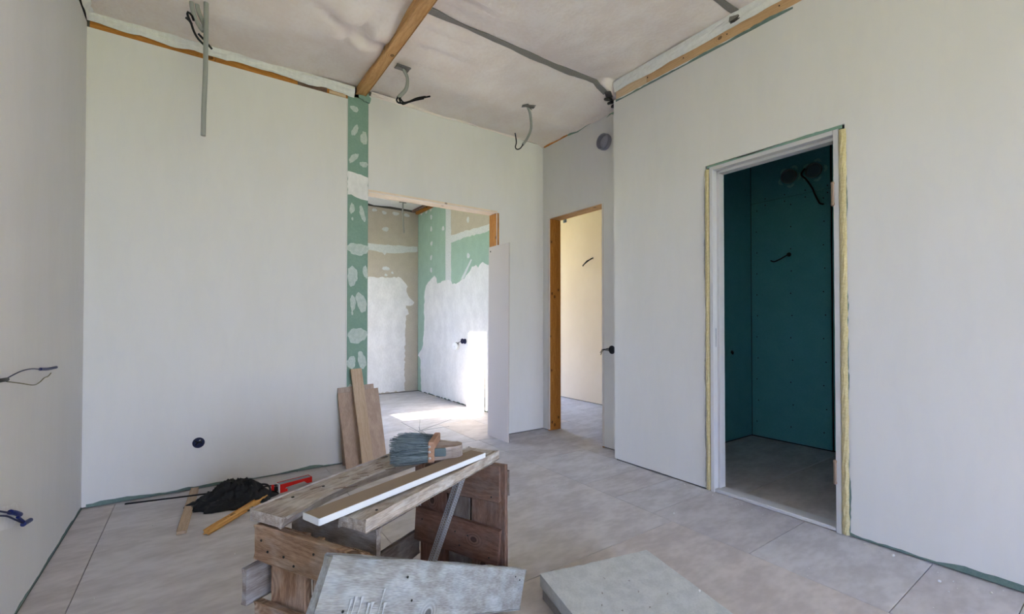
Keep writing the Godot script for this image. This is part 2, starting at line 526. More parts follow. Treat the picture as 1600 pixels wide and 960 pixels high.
func build_shell() -> void:
	var s := 0.013      # a sheet of plasterboard
	var g := 0.010      # open joint above the floor
	# left outer wall with three windows: beside the camera, the back room sun window, and one added for bounced sun
	var w := wall("wall_left", holed(XL - s, XL, g, 2.86, ZB, ZR, [[0.08, 0.52, 0.90, 2.30]]) + holed(XL - s, XL, g, 2.86, ZF, ZB - 0.14, [[-5.51, -5.076, 0.97, 2.436], [-4.78, -4.42, 1.7, 2.5]]),
		M.plaster, "smooth white plastered wall along the left edge of the room")
	core(w, holed(XL - 0.30, XL - s, -0.12, TOP, ZF - 0.3, ZR + 0.3, [[-5.51, -5.076, 0.97, 2.436], [-4.78, -4.42, 1.7, 2.5], [0.08, 0.52, 0.90, 2.30]]))
	side_window("window_4", 0.08, 0.52, 0.90, 2.30, "window in the left wall beside the camera")
	side_window("window_5", -4.78, -4.42, 1.7, 2.5, "small unseen window added high in the left wall to bounce sun into the back room")  # unseen opening added so that bounced sun warms the back room
	band("plaster_edge", Vector3(XL, 0.004, ZB + 0.01), Vector3(0, 0, 1), 3.6, Vector3.UP, 0.005, 0.022, Vector3(1, 0, 0), 0.002, M.green_edge, w, 5)
	# wall behind the camera with a wide window
	w = wall("wall_rear", [[XL, g, ZR, -0.4, TOP, ZR + s], [2.6, g, ZR, XR, TOP, ZR + s], [-0.4, g, ZR, 2.6, 0.1, ZR + s], [-0.4, 2.6, ZR, 2.6, TOP, ZR + s]], M.plaster, "white plastered wall with the big window behind the camera")
	core(w, [[XL - 0.3, -0.12, ZR + s, -0.4, TOP, ZR + 0.3], [2.6, -0.12, ZR + s, 4.6, TOP, ZR + 0.3], [-0.4, -0.12, ZR + s, 2.6, 0.1, ZR + 0.3], [-0.4, 2.6, ZR + s, 2.6, TOP, ZR + 0.3]])
	window("window_1", -0.4, 2.6, 0.1, 2.6, ZR + 0.17, "wide window behind the camera")
	# back wall: left part, header above the wide opening, right part
	w = wall("wall_back", [[XL, g, ZB - s, 0.944, 2.834, ZB]], M.plaster, "white plastered back wall left of the green strip")
	core(w, [[XL, -0.02, ZB - 0.14, 0.944, TOP, ZB - s]])
	band("plaster_edge", Vector3(XL + 0.02, 0.006, ZB), Vector3(1, 0, 0), 1.46, Vector3.UP, 0.004, 0.028, Vector3(0, 0, 1), 0.002, M.green_edge, w, 9)
	w = wall("wall_back_right", [[1.105, 2.134, ZB - s, 2.334, 2.906, ZB], [2.334, g, ZB - s, XA, 2.904, ZB]], M.plaster, "white plastered wall above and right of the wide opening")
	core(w, [[1.105, 2.15, ZB - 0.14, 2.334, TOP, ZB - s], [2.354, -0.02, ZB - 0.14, XA + 0.154, TOP, ZB - s]])
	# alcove wall with the second doorway
	w = wall("wall_alcove", [[XA, g, ZB, XA + s, 2.885, -3.485], [XA, 2.134, -3.485, XA + s, 2.885, -2.763], [XA, g, -2.763, XA + s, 2.885, ZE]], M.plaster, "white plastered alcove wall around the narrow doorway")
	core(w, [[XA + s, -0.02, ZB, XA + 0.154, TOP, -3.505], [XA + s, 2.155, -3.505, XA + 0.154, TOP, -2.743], [XA + s, -0.02, -2.743, XA + 0.154, TOP, ZE]])
	# right wall with the closet door
	w = wall("wall_right", [[XR, g, ZE, XR + s, 2.868, -1.672], [XR, 2.112, -1.672, XR + s, 2.868, -0.900], [XR, g, -0.900, XR + s, 2.868, ZR]], M.plaster, "white plastered wall on the right around the closet door")
	core(w, [[XR + s, -0.02, ZE + 0.005, XR + 0.1, TOP, -1.68], [XR + s, 2.12, -1.68, XR + 0.1, TOP, -0.892], [XR + s, -0.02, -0.892, XR + 0.1, TOP, ZR]])
	band("plaster_edge", Vector3(XR, 0.008, -0.90), Vector3(0, 0, 1), 2.6, Vector3.UP, 0.006, 0.028, Vector3(-1, 0, 0), 0.002, M.green_edge, w, 15)
	band("plaster_edge", Vector3(XR, 0.004, ZE + 0.01), Vector3(0, 0, 1), 0.76, Vector3.UP, 0.003, 0.010, Vector3(-1, 0, 0), 0.002, M.core, w, 16)
	w = wall("wall_closet_end", [[XR, g, ZE - s, XA + 0.154, 2.868, ZE]], M.plaster, "white plastered end of the closet box facing the alcove")
	core(w, [[XR + s, -0.02, ZE, 4.47, TOP, -2.228]])
	# far and inner walls of the rooms behind
	w = wall("wall_far", [[XL, g, ZF - s, -0.3, TOP, ZF], [0.7, g, ZF - s, 2.86, 2.83, ZF], [-0.3, g, ZF - s, 0.7, 0.5, ZF], [-0.3, 2.4, ZF - s, 0.7, TOP, ZF]], M.grey_board, "beige boarded far wall of the back room with patches of filler")
	core(w, [[XL - 0.3, -0.12, ZF - 0.3, -0.3, TOP, ZF - s], [0.7, -0.12, ZF - 0.3, 3.15, TOP, ZF - s], [-0.3, -0.12, ZF - 0.3, 0.7, 0.5, ZF - s], [-0.3, 2.4, ZF - 0.3, 0.7, TOP, ZF - s],
		[4.25, -0.12, ZF - 0.3, 4.5, TOP, ZF - s], [3.15, -0.12, ZF - 0.3, 4.25, 0.1, ZF - s], [3.15, 2.6, ZF - 0.3, 4.25, TOP, ZF - s]])
	window("window_2", -0.3, 0.7, 0.5, 2.4, ZF - 0.17, "unseen window added in the far wall to brighten the back room")  # out of view, added to raise the ambient light of the back room
	window("window_3", 3.15, 4.25, 0.1, 2.6, ZF - 0.17, "window at the far end of the room behind the narrow doorway")
	w = wall("wall_partition", [[2.99, g, ZF, 3.0, 2.9, ZB - 0.14]], M.plaster_warm_light, "partition between the back room and the side room")
	core(w, [[2.873, -0.02, ZF, 2.99, TOP, ZB - 0.14]])
	w = wall("wall_side_room", [[4.34, g, ZF, 4.373, 2.9, ZE]], M.plaster_warm_light, "plastered wall seen through the narrow doorway, tinted cream to imitate warm light")
	core(w, [[4.38, -0.02, ZF, 4.5, TOP, ZR]])
	# roof deck and the ground around the house
	var roof := bx("ceiling_deck", Vector3(XL - 0.3, TOP, ZF - 0.3), Vector3(4.6, TOP + 0.14, ZR + 0.3), M.core)
	tag(roof, "dark roof deck above the foil ceiling", "roof", "", "structure")
	var land := bx("ground", Vector3(-40, -0.5, -40), Vector3(40, -0.30, 40), M.grass)
	tag(land, "dry sunlit grass around the house", "ground", "", "structure")


func window(called: String, x0: float, x1: float, y0: float, y1: float, z: float, label: String) -> void:
	var t := thing(called, label, "window", Vector3((x0 + x1) * 0.5, y0, z), "", "structure")
	var hw := (x1 - x0) * 0.5
	var h := y1 - y0
	var d := 0.03
	for p in [[-hw, 0, -hw + 0.06, h], [hw - 0.06, 0, hw, h], [-hw + 0.06, 0, hw - 0.06, 0.06], [-hw + 0.06, h - 0.06, hw - 0.06, h], [-0.03, 0.06, 0.03, h - 0.06]]:
		bx("window_frame", Vector3(p[0], p[1], -d), Vector3(p[2], p[3], d), M.white_paint, t, 0.004)


func build_floor() -> void:
	var f := bx("floor", Vector3(XL - 0.01, -0.13, ZF - 0.01), Vector3(4.46, -0.006, ZR + 0.01), M.core)
	tag(f, "grey flooring panels with thin dark joints", "floor", "", "structure")
	var gap := 0.0028
	var cols := [
		[-0.55, -0.40, [ZR, 0.0, ZB]], [-0.40, 0.787, [ZR, -0.2, ZB]], [0.787, 2.132, [ZR, 0.54, -1.523, ZB]],
		[2.132, 2.72, [ZR, 0.45, -0.298, -0.58, -1.102, -1.65, -1.932, -2.2, -2.80, ZB]],
		[2.72, 4.46, [ZR, -0.9, -1.5, -2.449]], [2.72, 3.35, [-2.449, -3.05, -3.68]], [3.35, 4.36, [-2.449, -4.4, ZF]],
		[-0.55, 0.6, [ZB, -4.38]], [0.6, 1.778, [ZB, -4.38]], [1.778, 2.106, [ZB, -4.38]], [2.106, 2.52, [ZB, -4.38]], [2.52, 2.88, [ZB, -4.38]],
		[-0.55, 0.9, [-4.38, ZF]], [0.9, 2.88, [-4.38, ZF]], [2.88, 3.35, [-3.68, ZF]]]
	var k := 0
	var mats := []
	for tint in [Color(1, 1, 1), Color(0.965, 0.965, 0.97), Color(1, 0.985, 0.97), Color(0.98, 0.99, 1)]:
		mats.append(shifted(M.floor, Vector3.ZERO, tint))
	for c in cols:
		var zs: Array = c[2]
		for i in zs.size() - 1:
			var m := MB.new()
			var size := Vector3(c[1] - c[0] - gap, 0.02, absf(zs[i] - zs[i + 1]) - gap)
			m.cham(Transform3D(), size, 0.0012)
			obj("floor_panel", m, mats[(k * 7 + i * 3) % 4], f, Transform3D(Basis(), Vector3((c[0] + c[1]) * 0.5, -0.01 + 0.068, (zs[i] + zs[i + 1]) * 0.5) - f.position + Vector3(0, -0.068, 0)))
			k += 1


func ceil_y(x: float, z: float, nz: FastNoiseLite, nr: FastNoiseLite) -> float:
	var near_beam := smoothstep(0.75, 0.08, absf(x - 1.04))
	var wall_h := lerpf(2.915, 2.940, near_beam)
	var crease := lerpf(2.905, 2.935, near_beam)
	var base := lerpf(crease, 3.02 if x > 1.04 else lerpf(3.0, 2.955, near_beam), clampf((z + 3.12) / 0.6, 0.0, 1.0)) if z > -3.12 else lerpf(crease, wall_h, smoothstep(-3.12, -3.56, z))
	if x > 2.6 and z < ZE:
		base = minf(base, lerpf(3.0, 2.90, smoothstep(2.55, 2.88, x)))
	var y := base + nz.get_noise_2d(x * 100, z * 100) * 0.010 * (1.0 - 0.7 * near_beam)
	# slack sheet: long shallow billows between the fixings
	y -= 0.020 * (1.0 - near_beam) * pow(0.5 + 0.5 * sin(x * 3.1 + 1.3 * sin(z * 2.1) + 0.4), 2.0) * smoothstep(-3.0, -2.3, z)
	# creases run out from the beam and from the cable outlets
	y -= absf(nr.get_noise_2d(x * 45, z * 260)) * 0.034 * smoothstep(0.8, 0.2, absf(x - 1.07)) * smoothstep(-3.1, -2.9, z) * smoothstep(0.06, 0.2, absf(x - 1.07))
	y -= absf(nr.get_noise_2d(x * 160 + 50, z * 90)) * 0.006 * (1.0 - near_beam)
	# one big slack fold left of the beam
	var d := Vector2(x - 0.80, z + 2.85)
	y -= 0.075 * exp(-d.length_squared() / 0.07) * pow(absf(sin(d.angle() * 2.0 + 0.6)), 0.6) * smoothstep(0.02, 0.12, d.length())
	# battens behind the foil show as soft ridges, taped seams pull it in
	if x > 1.07:
		y += 0.012 * exp(-pow((z + 2.53) / 0.03, 2)) - 0.012 * exp(-pow((z + 2.2) / 0.2, 2))
		y += 0.012 * exp(-pow((z + 1.46) / 0.03, 2))
	return y


func build_ceiling() -> void:
	var nz := noise(101, 0.012, 3)
	var nr := noise(103, 0.02, 2)
	var m := MB.new()
	var st := 0.03
	var nx := int((XA + 0.02 - XL) / st) + 1
	var nzc := int((ZR - ZB) / st) + 1
	var pos := func(i: int, j: int) -> Vector3:
		var x := minf(XL + i * st, XA)
		var z := minf(ZB + j * st, ZR)
		return Vector3(x, ceil_y(x, z, nz, nr), z)
	var nor := func(i: int, j: int) -> Vector3:
		var a: Vector3 = pos.call(i + 1, j) - pos.call(i - 1, j)
		var b: Vector3 = pos.call(i, j + 1) - pos.call(i, j - 1)
		var k := a.cross(b).normalized()
		return -k if k.y > 0 else k
	var P := []
	var N := []
	for i in nx + 1:
		var pr := []
		var nr2 := []
		for j in nzc + 1:
			pr.append(pos.call(i, j))
			nr2.append(nor.call(clampi(i, 1, nx - 1), clampi(j, 1, nzc - 1)))
		P.append(pr); N.append(nr2)
	for i in nx:
		for j in nzc:
			m.tri3(P[i][j], P[i + 1][j], P[i + 1][j + 1], N[i][j], N[i + 1][j], N[i + 1][j + 1])
			m.tri3(P[i][j], P[i + 1][j + 1], P[i][j + 1], N[i][j], N[i + 1][j + 1], N[i][j + 1])
	var c := obj("ceiling", m, M.foil)
	tag(c, "wrinkled beige vapour barrier foil stretched under the roof", "ceiling", "", "structure")

	# taped seams of the foil
	for q in [[1.118, 2.70, -2.537, "grey tape over the foil seam running from the beam to the alcove"], [1.118, 2.70, -1.46, "grey tape over the foil seam nearest the camera"]]:
		var t := MB.new()
		var prev := []
		for i in 41:
			var x: float = lerpf(q[0], q[1], i / 40.0)
			var z: float = q[2] + 0.006 * sin(x * 5.0)
			var wd := 0.021 + 0.003 * sin(x * 17.0)
			var a := Vector3(x, ceil_y(x, z - wd, nz, nr) - 0.006, z - wd)
			var b := Vector3(x, ceil_y(x, z + wd, nz, nr) - 0.006, z + wd)
			if i > 0:
				t.quad(prev[0], a, b, prev[1], Vector3.DOWN)
				t.quad(prev[0], a, a + Vector3(0, 0.004, 0), prev[0] + Vector3(0, 0.004, 0), Vector3.FORWARD)
				t.quad(prev[1], b, b + Vector3(0, 0.004, 0), prev[1] + Vector3(0, 0.004, 0), Vector3.BACK)
			prev = [a, b]
		tag(obj("seam_tape", t, M.tape), q[3], "tape", "tapes on the foil ceiling")
	# crumpled dark tape ends at the walls
	var k := thing("tape_end", "crumpled dark end of seam tape above the alcove corner", "tape", Vector3(2.80, 2.885, -2.53))
	var r := RandomNumberGenerator.new()
	r.seed = 5
	for i in 5:
		var mb := MB.new()
		mb.cham(Transform3D(Basis.from_euler(Vector3(r.randf_range(-.5, .5), r.randf_range(-.8, .8), r.randf_range(-.5, .5)))), Vector3(0.07, 0.022, 0.05), 0.008)
		obj("tape_flap", mb, M.tape_dark, k, Transform3D(Basis(), Vector3(-0.09 + 0.035 * i, 0.05 - 0.016 * i, r.randf_range(-0.02, 0.02))))
	k = thing("tape_end", "blue-black folded end of seam tape on the right wall plate", "tape", Vector3(2.70, 2.94, -1.465))
	for i in 3:
		var mb := MB.new()
		mb.cham(Transform3D(Basis.from_euler(Vector3(0.1 * i, 0.2 - 0.2 * i, 1.2 - 0.25 * i))), Vector3(0.05, 0.005, 0.055 - 0.01 * i), 0.002)
		obj("tape_flap", mb, M.tape if i == 0 else M.tape_dark, k, Transform3D(Basis(), Vector3(-0.004 - 0.004 * i, 0.035 - 0.016 * i, 0.006 * i)))

	# the beam, with the green packing board at its end
	var beam := thing("ceiling_beam", "long pine timber beam under the foil ceiling", "beam", Vector3(1.04, 2.880, ZB))
	plank("timber", Vector3(0, 0.055, ZR - ZB - 0.02), Vector3(0, 0.055, 0.004), Vector3.UP, 0.11, 0.082, M.pine, beam, 3, 0.006, 0.001)
	var pk := MB.new()
	pk.slab(blob(Vector2(0, 0), 0.045, 0.042, 8, 0.0, 0.3), Vector3(0.032, 0.0, 0.004), Vector3(1, 0, 0), Vector3(0, 1, 0), Vector3(0, 0, 1), 0.012)
	obj("packing_board", pk, M.green, beam)
	# timber plates along the wall tops and the white foil hems above them
	var tp := thing("trim_1", "thin orange timber plate along the top of the left back wall", "wall plate", Vector3(XL, 2.834, ZB), "", "structure")
	var x0 := 0.012
	for q in [[0.62, 0.060, 0], [0.41, 0.060, 0], [0.10, 0.062, 0], [0.20, 0.062, 1], [0.158, 0.066, 0]]:
		plank("plate_board", Vector3(x0, q[1] / 2 - 0.008, -0.03), Vector3(x0 + q[0] - 0.003, q[1] / 2 - 0.008, -0.03), Vector3.UP, q[1], 0.05, M.pine_orange if q[2] == 0 else M.brown_wood, tp, int(q[0] * 100), 0.002)
		x0 += q[0]
	plank("packer", Vector3(1.355, 0.012, 0.002), Vector3(1.475, 0.010, 0.002), Vector3.UP, 0.024, 0.018, M.pine_pale, tp, 9, 0.002)
	tp = thing("trim_2", "pale timber plate with nails along the top of the right wall", "wall plate", Vector3(XR, 2.868, ZE), "", "structure")
	x0 = 0.01
	for q in [[0.30, 0.072], [2.1, 0.076], [2.0, 0.076]]:
		plank("plate_board", Vector3(0.022, q[1] / 2, x0), Vector3(0.022, q[1] / 2, x0 + q[0] - 0.003), Vector3.UP, q[1], 0.045, M.pine_pale if x0 < 0.2 else shifted(M.pine_pale, Vector3(0.3, 0.2, 0.1), Color(0.96, 0.9, 0.82)), tp, int(q[0] * 90), 0.002)
		x0 += q[0]
	for z in [0.32, 0.62, 0.93, 1.24]:
		var nb := MB.new()
		nb.lathe(Vector3(-0.003, 0.036, z), Vector3(-1, 0, 0), [[0.004, 0], [0.004, 0.002], [0, 0.002]], 8)
		obj("nail", nb, M.screw, tp)
	band("plaster_edge", Vector3(XR, 2.848, ZE + 0.01), Vector3(0, 0, 1), 1.3, Vector3.UP, 0.006, 0.032, Vector3(-1, 0, 0), 0.003, M.green_edge, tp, 27).position = -tp.position
	hem("trim_3", Vector3(XL, 2.862, ZB + 0.002), Vector3(1, 0, 0), Vector3(0, 0, 1), 1.54, 0.066, 0.028, "white foil hem folded down above the left back wall")
	hem("trim_4", Vector3(XR - 0.002, 2.928, ZE), Vector3(0, 0, 1), Vector3(-1, 0, 0), 3.0, 0.075, 0.010, "white foil hem above the right wall plate", M.foil_white, 0.14)
	hem("trim_5", Vector3(XL + 0.002, 2.86, ZB), Vector3(0, 0, 1), Vector3(1, 0, 0), 3.0, 0.10, 0.03, "white foil hem folded down above the left wall")
	hem("trim_6", Vector3(1.12, 2.900, ZB + 0.002), Vector3(1, 0, 0), Vector3(0, 0, 1), 1.76, 0.03, 0.012, "thin grey foil hem above the wide opening", M.foil)
	hem("trim_7", Vector3(XA - 0.002, 2.882, ZB), Vector3(0, 0, 1), Vector3(-1, 0, 0), 1.05, 0.05, 0.05, "grey foil fold above the alcove wall", M.foil)
	var al := thing("trim_8", "orange timber and green board exposed at the top of the alcove wall", "wall plate", Vector3(XA, 2.878, ZB), "", "structure")
	plank("plate_board", Vector3(-0.001, 0.006, 0.03), Vector3(-0.001, 0.012, 0.38), Vector3.UP, 0.024, 0.02, M.pine_orange, al, 4, 0.002)
	var gb := MB.new()
	gb.slab(PackedVector2Array([Vector2(0.38, 0.0), Vector2(0.52, -0.012), Vector2(0.62, 0.004), Vector2(0.72, 0.02), Vector2(0.60, 0.022), Vector2(0.38, 0.02)]), Vector3.ZERO, Vector3(0, 0, 1), Vector3(0, 1, 0), Vector3(-1, 0, 0), 0.003)
	gb.slab(PackedVector2Array([Vector2(0.88, -0.01), Vector2(0.93, 0.0), Vector2(1.0, -0.03), Vector2(1.03, -0.025), Vector2(1.06, -0.05), Vector2(1.10, -0.05), Vector2(1.10, 0.03), Vector2(0.98, 0.03)]), Vector3.ZERO, Vector3(0, 0, 1), Vector3(0, 1, 0), Vector3(-1, 0, 0), 0.003)
	obj("board_edge", gb, M.green, al)


# a soft fold of foil along the top of a wall
func hem(called: String, p: Vector3, d: Vector3, out: Vector3, L: float, h: float, bulge: float, label: String, mat: Material = M.foil_white, wave := 0.35) -> void:
	var m := MB.new()
	var nz := noise(called.hash() % 1000, 2.2, 3)
	var rows := 7
	var cols := int(L / 0.03)
	var P := []
	for i in cols + 1:
		var col := []
		var s := L * i / cols
		for j in rows + 1:
			var t := float(j) / rows
			var b := bulge * sin(t * PI * 0.85 + 0.1) * (0.75 + 0.7 * nz.get_noise_2d(s * 3.0, t)) + 0.001
			var y := t * h + wave * h * nz.get_noise_1d(s * 1.4 + 3.0) * (1.0 - t)
			col.append(p + d * s + Vector3(0, y, 0) + out * (b + 0.02 * t * t))
		P.append(col)
	for i in cols:
		for j in rows:
			m.quad(P[i][j], P[i + 1][j], P[i + 1][j + 1], P[i][j + 1], out)
	tag(obj(called, m, mat), label, "foil hem", "", "structure")


func build_openings() -> void:
	# narrow green strip between the back wall and the wide opening
	var st := thing("plasterboard_strip", "narrow vertical green plasterboard strip dabbed with filler beside the wide opening", "wall panel", Vector3(1.025, 0, ZB - 0.003))
	bx("board", Vector3(-0.080, 0.008, -0.137), Vector3(0.080, 2.865, 0), M.green, st, 0.002)
	bx("corner_bead", Vector3(-0.092, 0.3, -0.02), Vector3(-0.081, 2.83, 0.005), M.plaster, st, 0.002)
	var dabs := [[-0.03, 2.77, 0.032, 0.022, 0.0], [-0.025, 2.60, 0.022, 0.045, -0.4], [0.045, 2.555, 0.026, 0.055, 0.1], [-0.035, 2.38, 0.022, 0.05, -0.6], [0.045, 2.345, 0.03, 0.024, 0.1],
		[-0.045, 1.98, 0.018, 0.042, 0.0], [0.035, 1.95, 0.02, 0.06, 0.3], [-0.042, 1.90, 0.008, 0.012, 0.0],
		[0.0, 1.665, 0.078, 0.052, 0.0], [-0.04, 1.45, 0.04, 0.075, 0.1], [0.06, 1.49, 0.017, 0.055, 0.1], [-0.035, 1.24, 0.024, 0.055, 0.0], [0.03, 1.245, 0.04, 0.075, 0.2], [-0.04, 1.16, 0.008, 0.014, 0.0],
		[0.0, 0.985, 0.07, 0.065, 0.0], [-0.045, 0.775, 0.036, 0.045, 0.0], [0.035, 0.79, 0.03, 0.07, 0.1], [-0.045, 0.55, 0.032, 0.055, 0.0], [0.035, 0.54, 0.034, 0.052, -0.3]]
	for i in dabs.size():
		var q: Array = dabs[i]
		var m := MB.new()
		m.slab(blob(Vector2.ZERO, q[2], q[3], 40 + i, q[4]), Vector3(q[0], q[1], 0), Vector3(1, 0, 0), Vector3(0, 1, 0), Vector3(0, 0, 1), 0.0012)
		obj("filler_patch", m, M.filler_grey, st)
	var bl := MB.new()
	bl.slab(fray([Vector2(-0.078, 2.085), Vector2(-0.05, 2.09), Vector2(0.0, 2.07), Vector2(0.078, 2.06), Vector2(0.078, 2.245), Vector2(0.02, 2.26), Vector2(-0.078, 2.27)], 6, 0.02, 0.003), Vector3.ZERO, Vector3(1, 0, 0), Vector3(0, 1, 0), Vector3(0, 0, 1), 0.0014)
	obj("filler_patch", bl, M.filler_white, st)

	# pine lining of the wide opening: head and right jamb
	var ln := thing("trim_9", "pine head and jamb lining the wide opening", "door lining", Vector3(1.72, 0, ZB - 0.07), "", "structure")
	plank("head_board", Vector3(-0.615, 2.143, 0.001), Vector3(0.614, 2.143, 0.001), Vector3.UP, 0.018, 0.145, M.pine_bounce_lit, ln, 5, 0.002, 0.0004)
	plank("jamb_board", Vector3(0.624, 0.0, 0.001), Vector3(0.624, 2.134, 0.001), Vector3(1, 0, 0), 0.02, 0.145, M.pine_orange, ln, 6, 0.002, 0.0004)
	# pine lining of the narrow doorway
	ln = thing("trim_10", "orange pine jambs and head lining the narrow doorway", "door lining", Vector3(XA + 0.077, 0, -3.124), "", "structure")
	plank("jamb_board", Vector3(0, 0, -0.371), Vector3(0, 2.134, -0.371), Vector3(0, 0, 1), 0.02, 0.156, M.pine_orange, ln, 7, 0.002, 0.0004)
	plank("jamb_board", Vector3(0, 0, 0.371), Vector3(0, 2.134, 0.371), Vector3(0, 0, 1), 0.02, 0.156, shifted(M.pine_orange, Vector3(0.3, 0, 0)), ln, 8, 0.002, 0.0004)
	plank("head_board", Vector3(0, 2.144, -0.361), Vector3(0, 2.144, 0.361), Vector3.UP, 0.02, 0.156, M.pine, ln, 9, 0.002, 0.0004)

	# closet door frame
	var d := thing("door_1", "grey painted frame of the missing closet door with two brass hinges", "door frame", Vector3(XR, 0, -1.285), "", "structure")
	var x0 := -0.006
	for s in [-1.0, 1.0]:
		var jm := MB.new()
		var zo: float = s * 0.3585
		for q in [[x0, 0.040, 0.0, 0.024], [0.040, 0.098, 0.0, 0.040]]:
			var za: float = zo - s * q[2]
			var zb: float = zo - s * q[3]
			var lo := Vector3(q[0], 0, minf(za, zb))
			var hi := Vector3(q[1], 2.095, maxf(za, zb))
			jm.cham(Transform3D(Basis(), (lo + hi) * 0.5), hi - lo, 0.002)
		obj("jamb", jm, M.frame_paint, d)
	var hd := MB.new()
	for q in [[x0, 0.040, 0.024], [0.040, 0.098, 0.040]]:
		var lo := Vector3(q[0], 2.095 - q[2], -0.334)
		var hi := Vector3(q[1], 2.095, 0.334)
		hd.cham(Transform3D(Basis(), (lo + hi) * 0.5), hi - lo, 0.002)
	obj("head", hd, M.frame_paint, d)
	bx("threshold", Vector3(0.0, 0.003, -0.334), Vector3(0.09, 0.024, 0.334), M.frame_paint, d, 0.004)
	for y in [1.76, 0.313]:
		obj("hinge", hinge_mesh(), M.hinge, d, Transform3D(Basis(), Vector3(-0.004, y, 0.334)))
	bx("strike_plate", Vector3(0.014, 0.93, -0.3345), Vector3(0.03, 1.05, -0.333), M.steel, d)
	# foam squeezed into the gaps beside the frame
	for q in [[-1.676, 0.030, "yellow mounting foam filling the gap left of the closet door frame", 3], [-0.926, 0.033, "yellow mounting foam filling the gap right of the closet door frame", 4]]:
		var fm := MB.new()
		var nz := noise(q[3], 1.0, 3)
		var P := []
		for i in 71:
			var y := 0.005 + 2.08 * i / 70.0
			var row := []
			for j in 7:
				var t := j / 6.0
				var bl2 := sin(t * PI)
				row.append(Vector3(-0.002 - bl2 * (0.006 + 0.012 * absf(nz.get_noise_2d(y * 14, t * 2))), y, t * q[1] + 0.004 * nz.get_noise_2d(y * 20, t + 40.0)))
			P.append(row)
		for i in 70:
			for j in 6:
				fm.quad(P[i][j], P[i + 1][j], P[i + 1][j + 1], P[i][j + 1], Vector3(-1, 0, 0))
		fm.box(Vector3(-0.001, 0.005, 0.002), Vector3(0.08, 2.085, q[1] - 0.002))
		tag(obj("foam_strip", fm, M.foam, self, Transform3D(Basis(), Vector3(XR, 0, q[0]))), q[2], "foam", "foam beside the closet door frame")
	var ge := thing("trim_11", "ragged green and grey board edges bared around the closet door frame", "board edge", Vector3(XR, 0, -1.285), "", "structure")
	band("board_edge", Vector3(0, 2.092, -0.375), Vector3(0, 0, 1), 0.75, Vector3.UP, 0.007, 0.022, Vector3(-1, 0, 0), 0.0025, M.green, ge, 61, 0.015)
	band("board_edge", Vector3(0, 0.02, 0.378), Vector3(0, 1, 0), 2.0, Vector3(0, 0, 1), 0.007, 0.022, Vector3(-1, 0, 0), 0.0025, M.green_edge, ge, 62, 0.02)
	band("board_edge", Vector3(0, 0.02, -0.385), Vector3(0, 1, 0), 2.0, Vector3(0, 0, -1), 0.004, 0.016, Vector3(-1, 0, 0), 0.0025, M.slab_low, ge, 63, 0.02)


func hinge_mesh() -> MB:
	var m := MB.new()
	m.cham(Transform3D(Basis(), Vector3(0.018, 0, -0.001)), Vector3(0.034, 0.10, 0.003), 0.001)
	m.tube([Vector3(-0.004, -0.055, -0.002), Vector3(-0.004, 0.055, -0.002)], 0.007, 12)
	for y in [-0.055, 0.055]:
		m.lathe(Vector3(-0.004, y, -0.002), Vector3(0, signf(y), 0), [[0.0085, -0.006], [0.0085, 0.004], [0.004, 0.009], [0, 0.009]], 12)
	return m


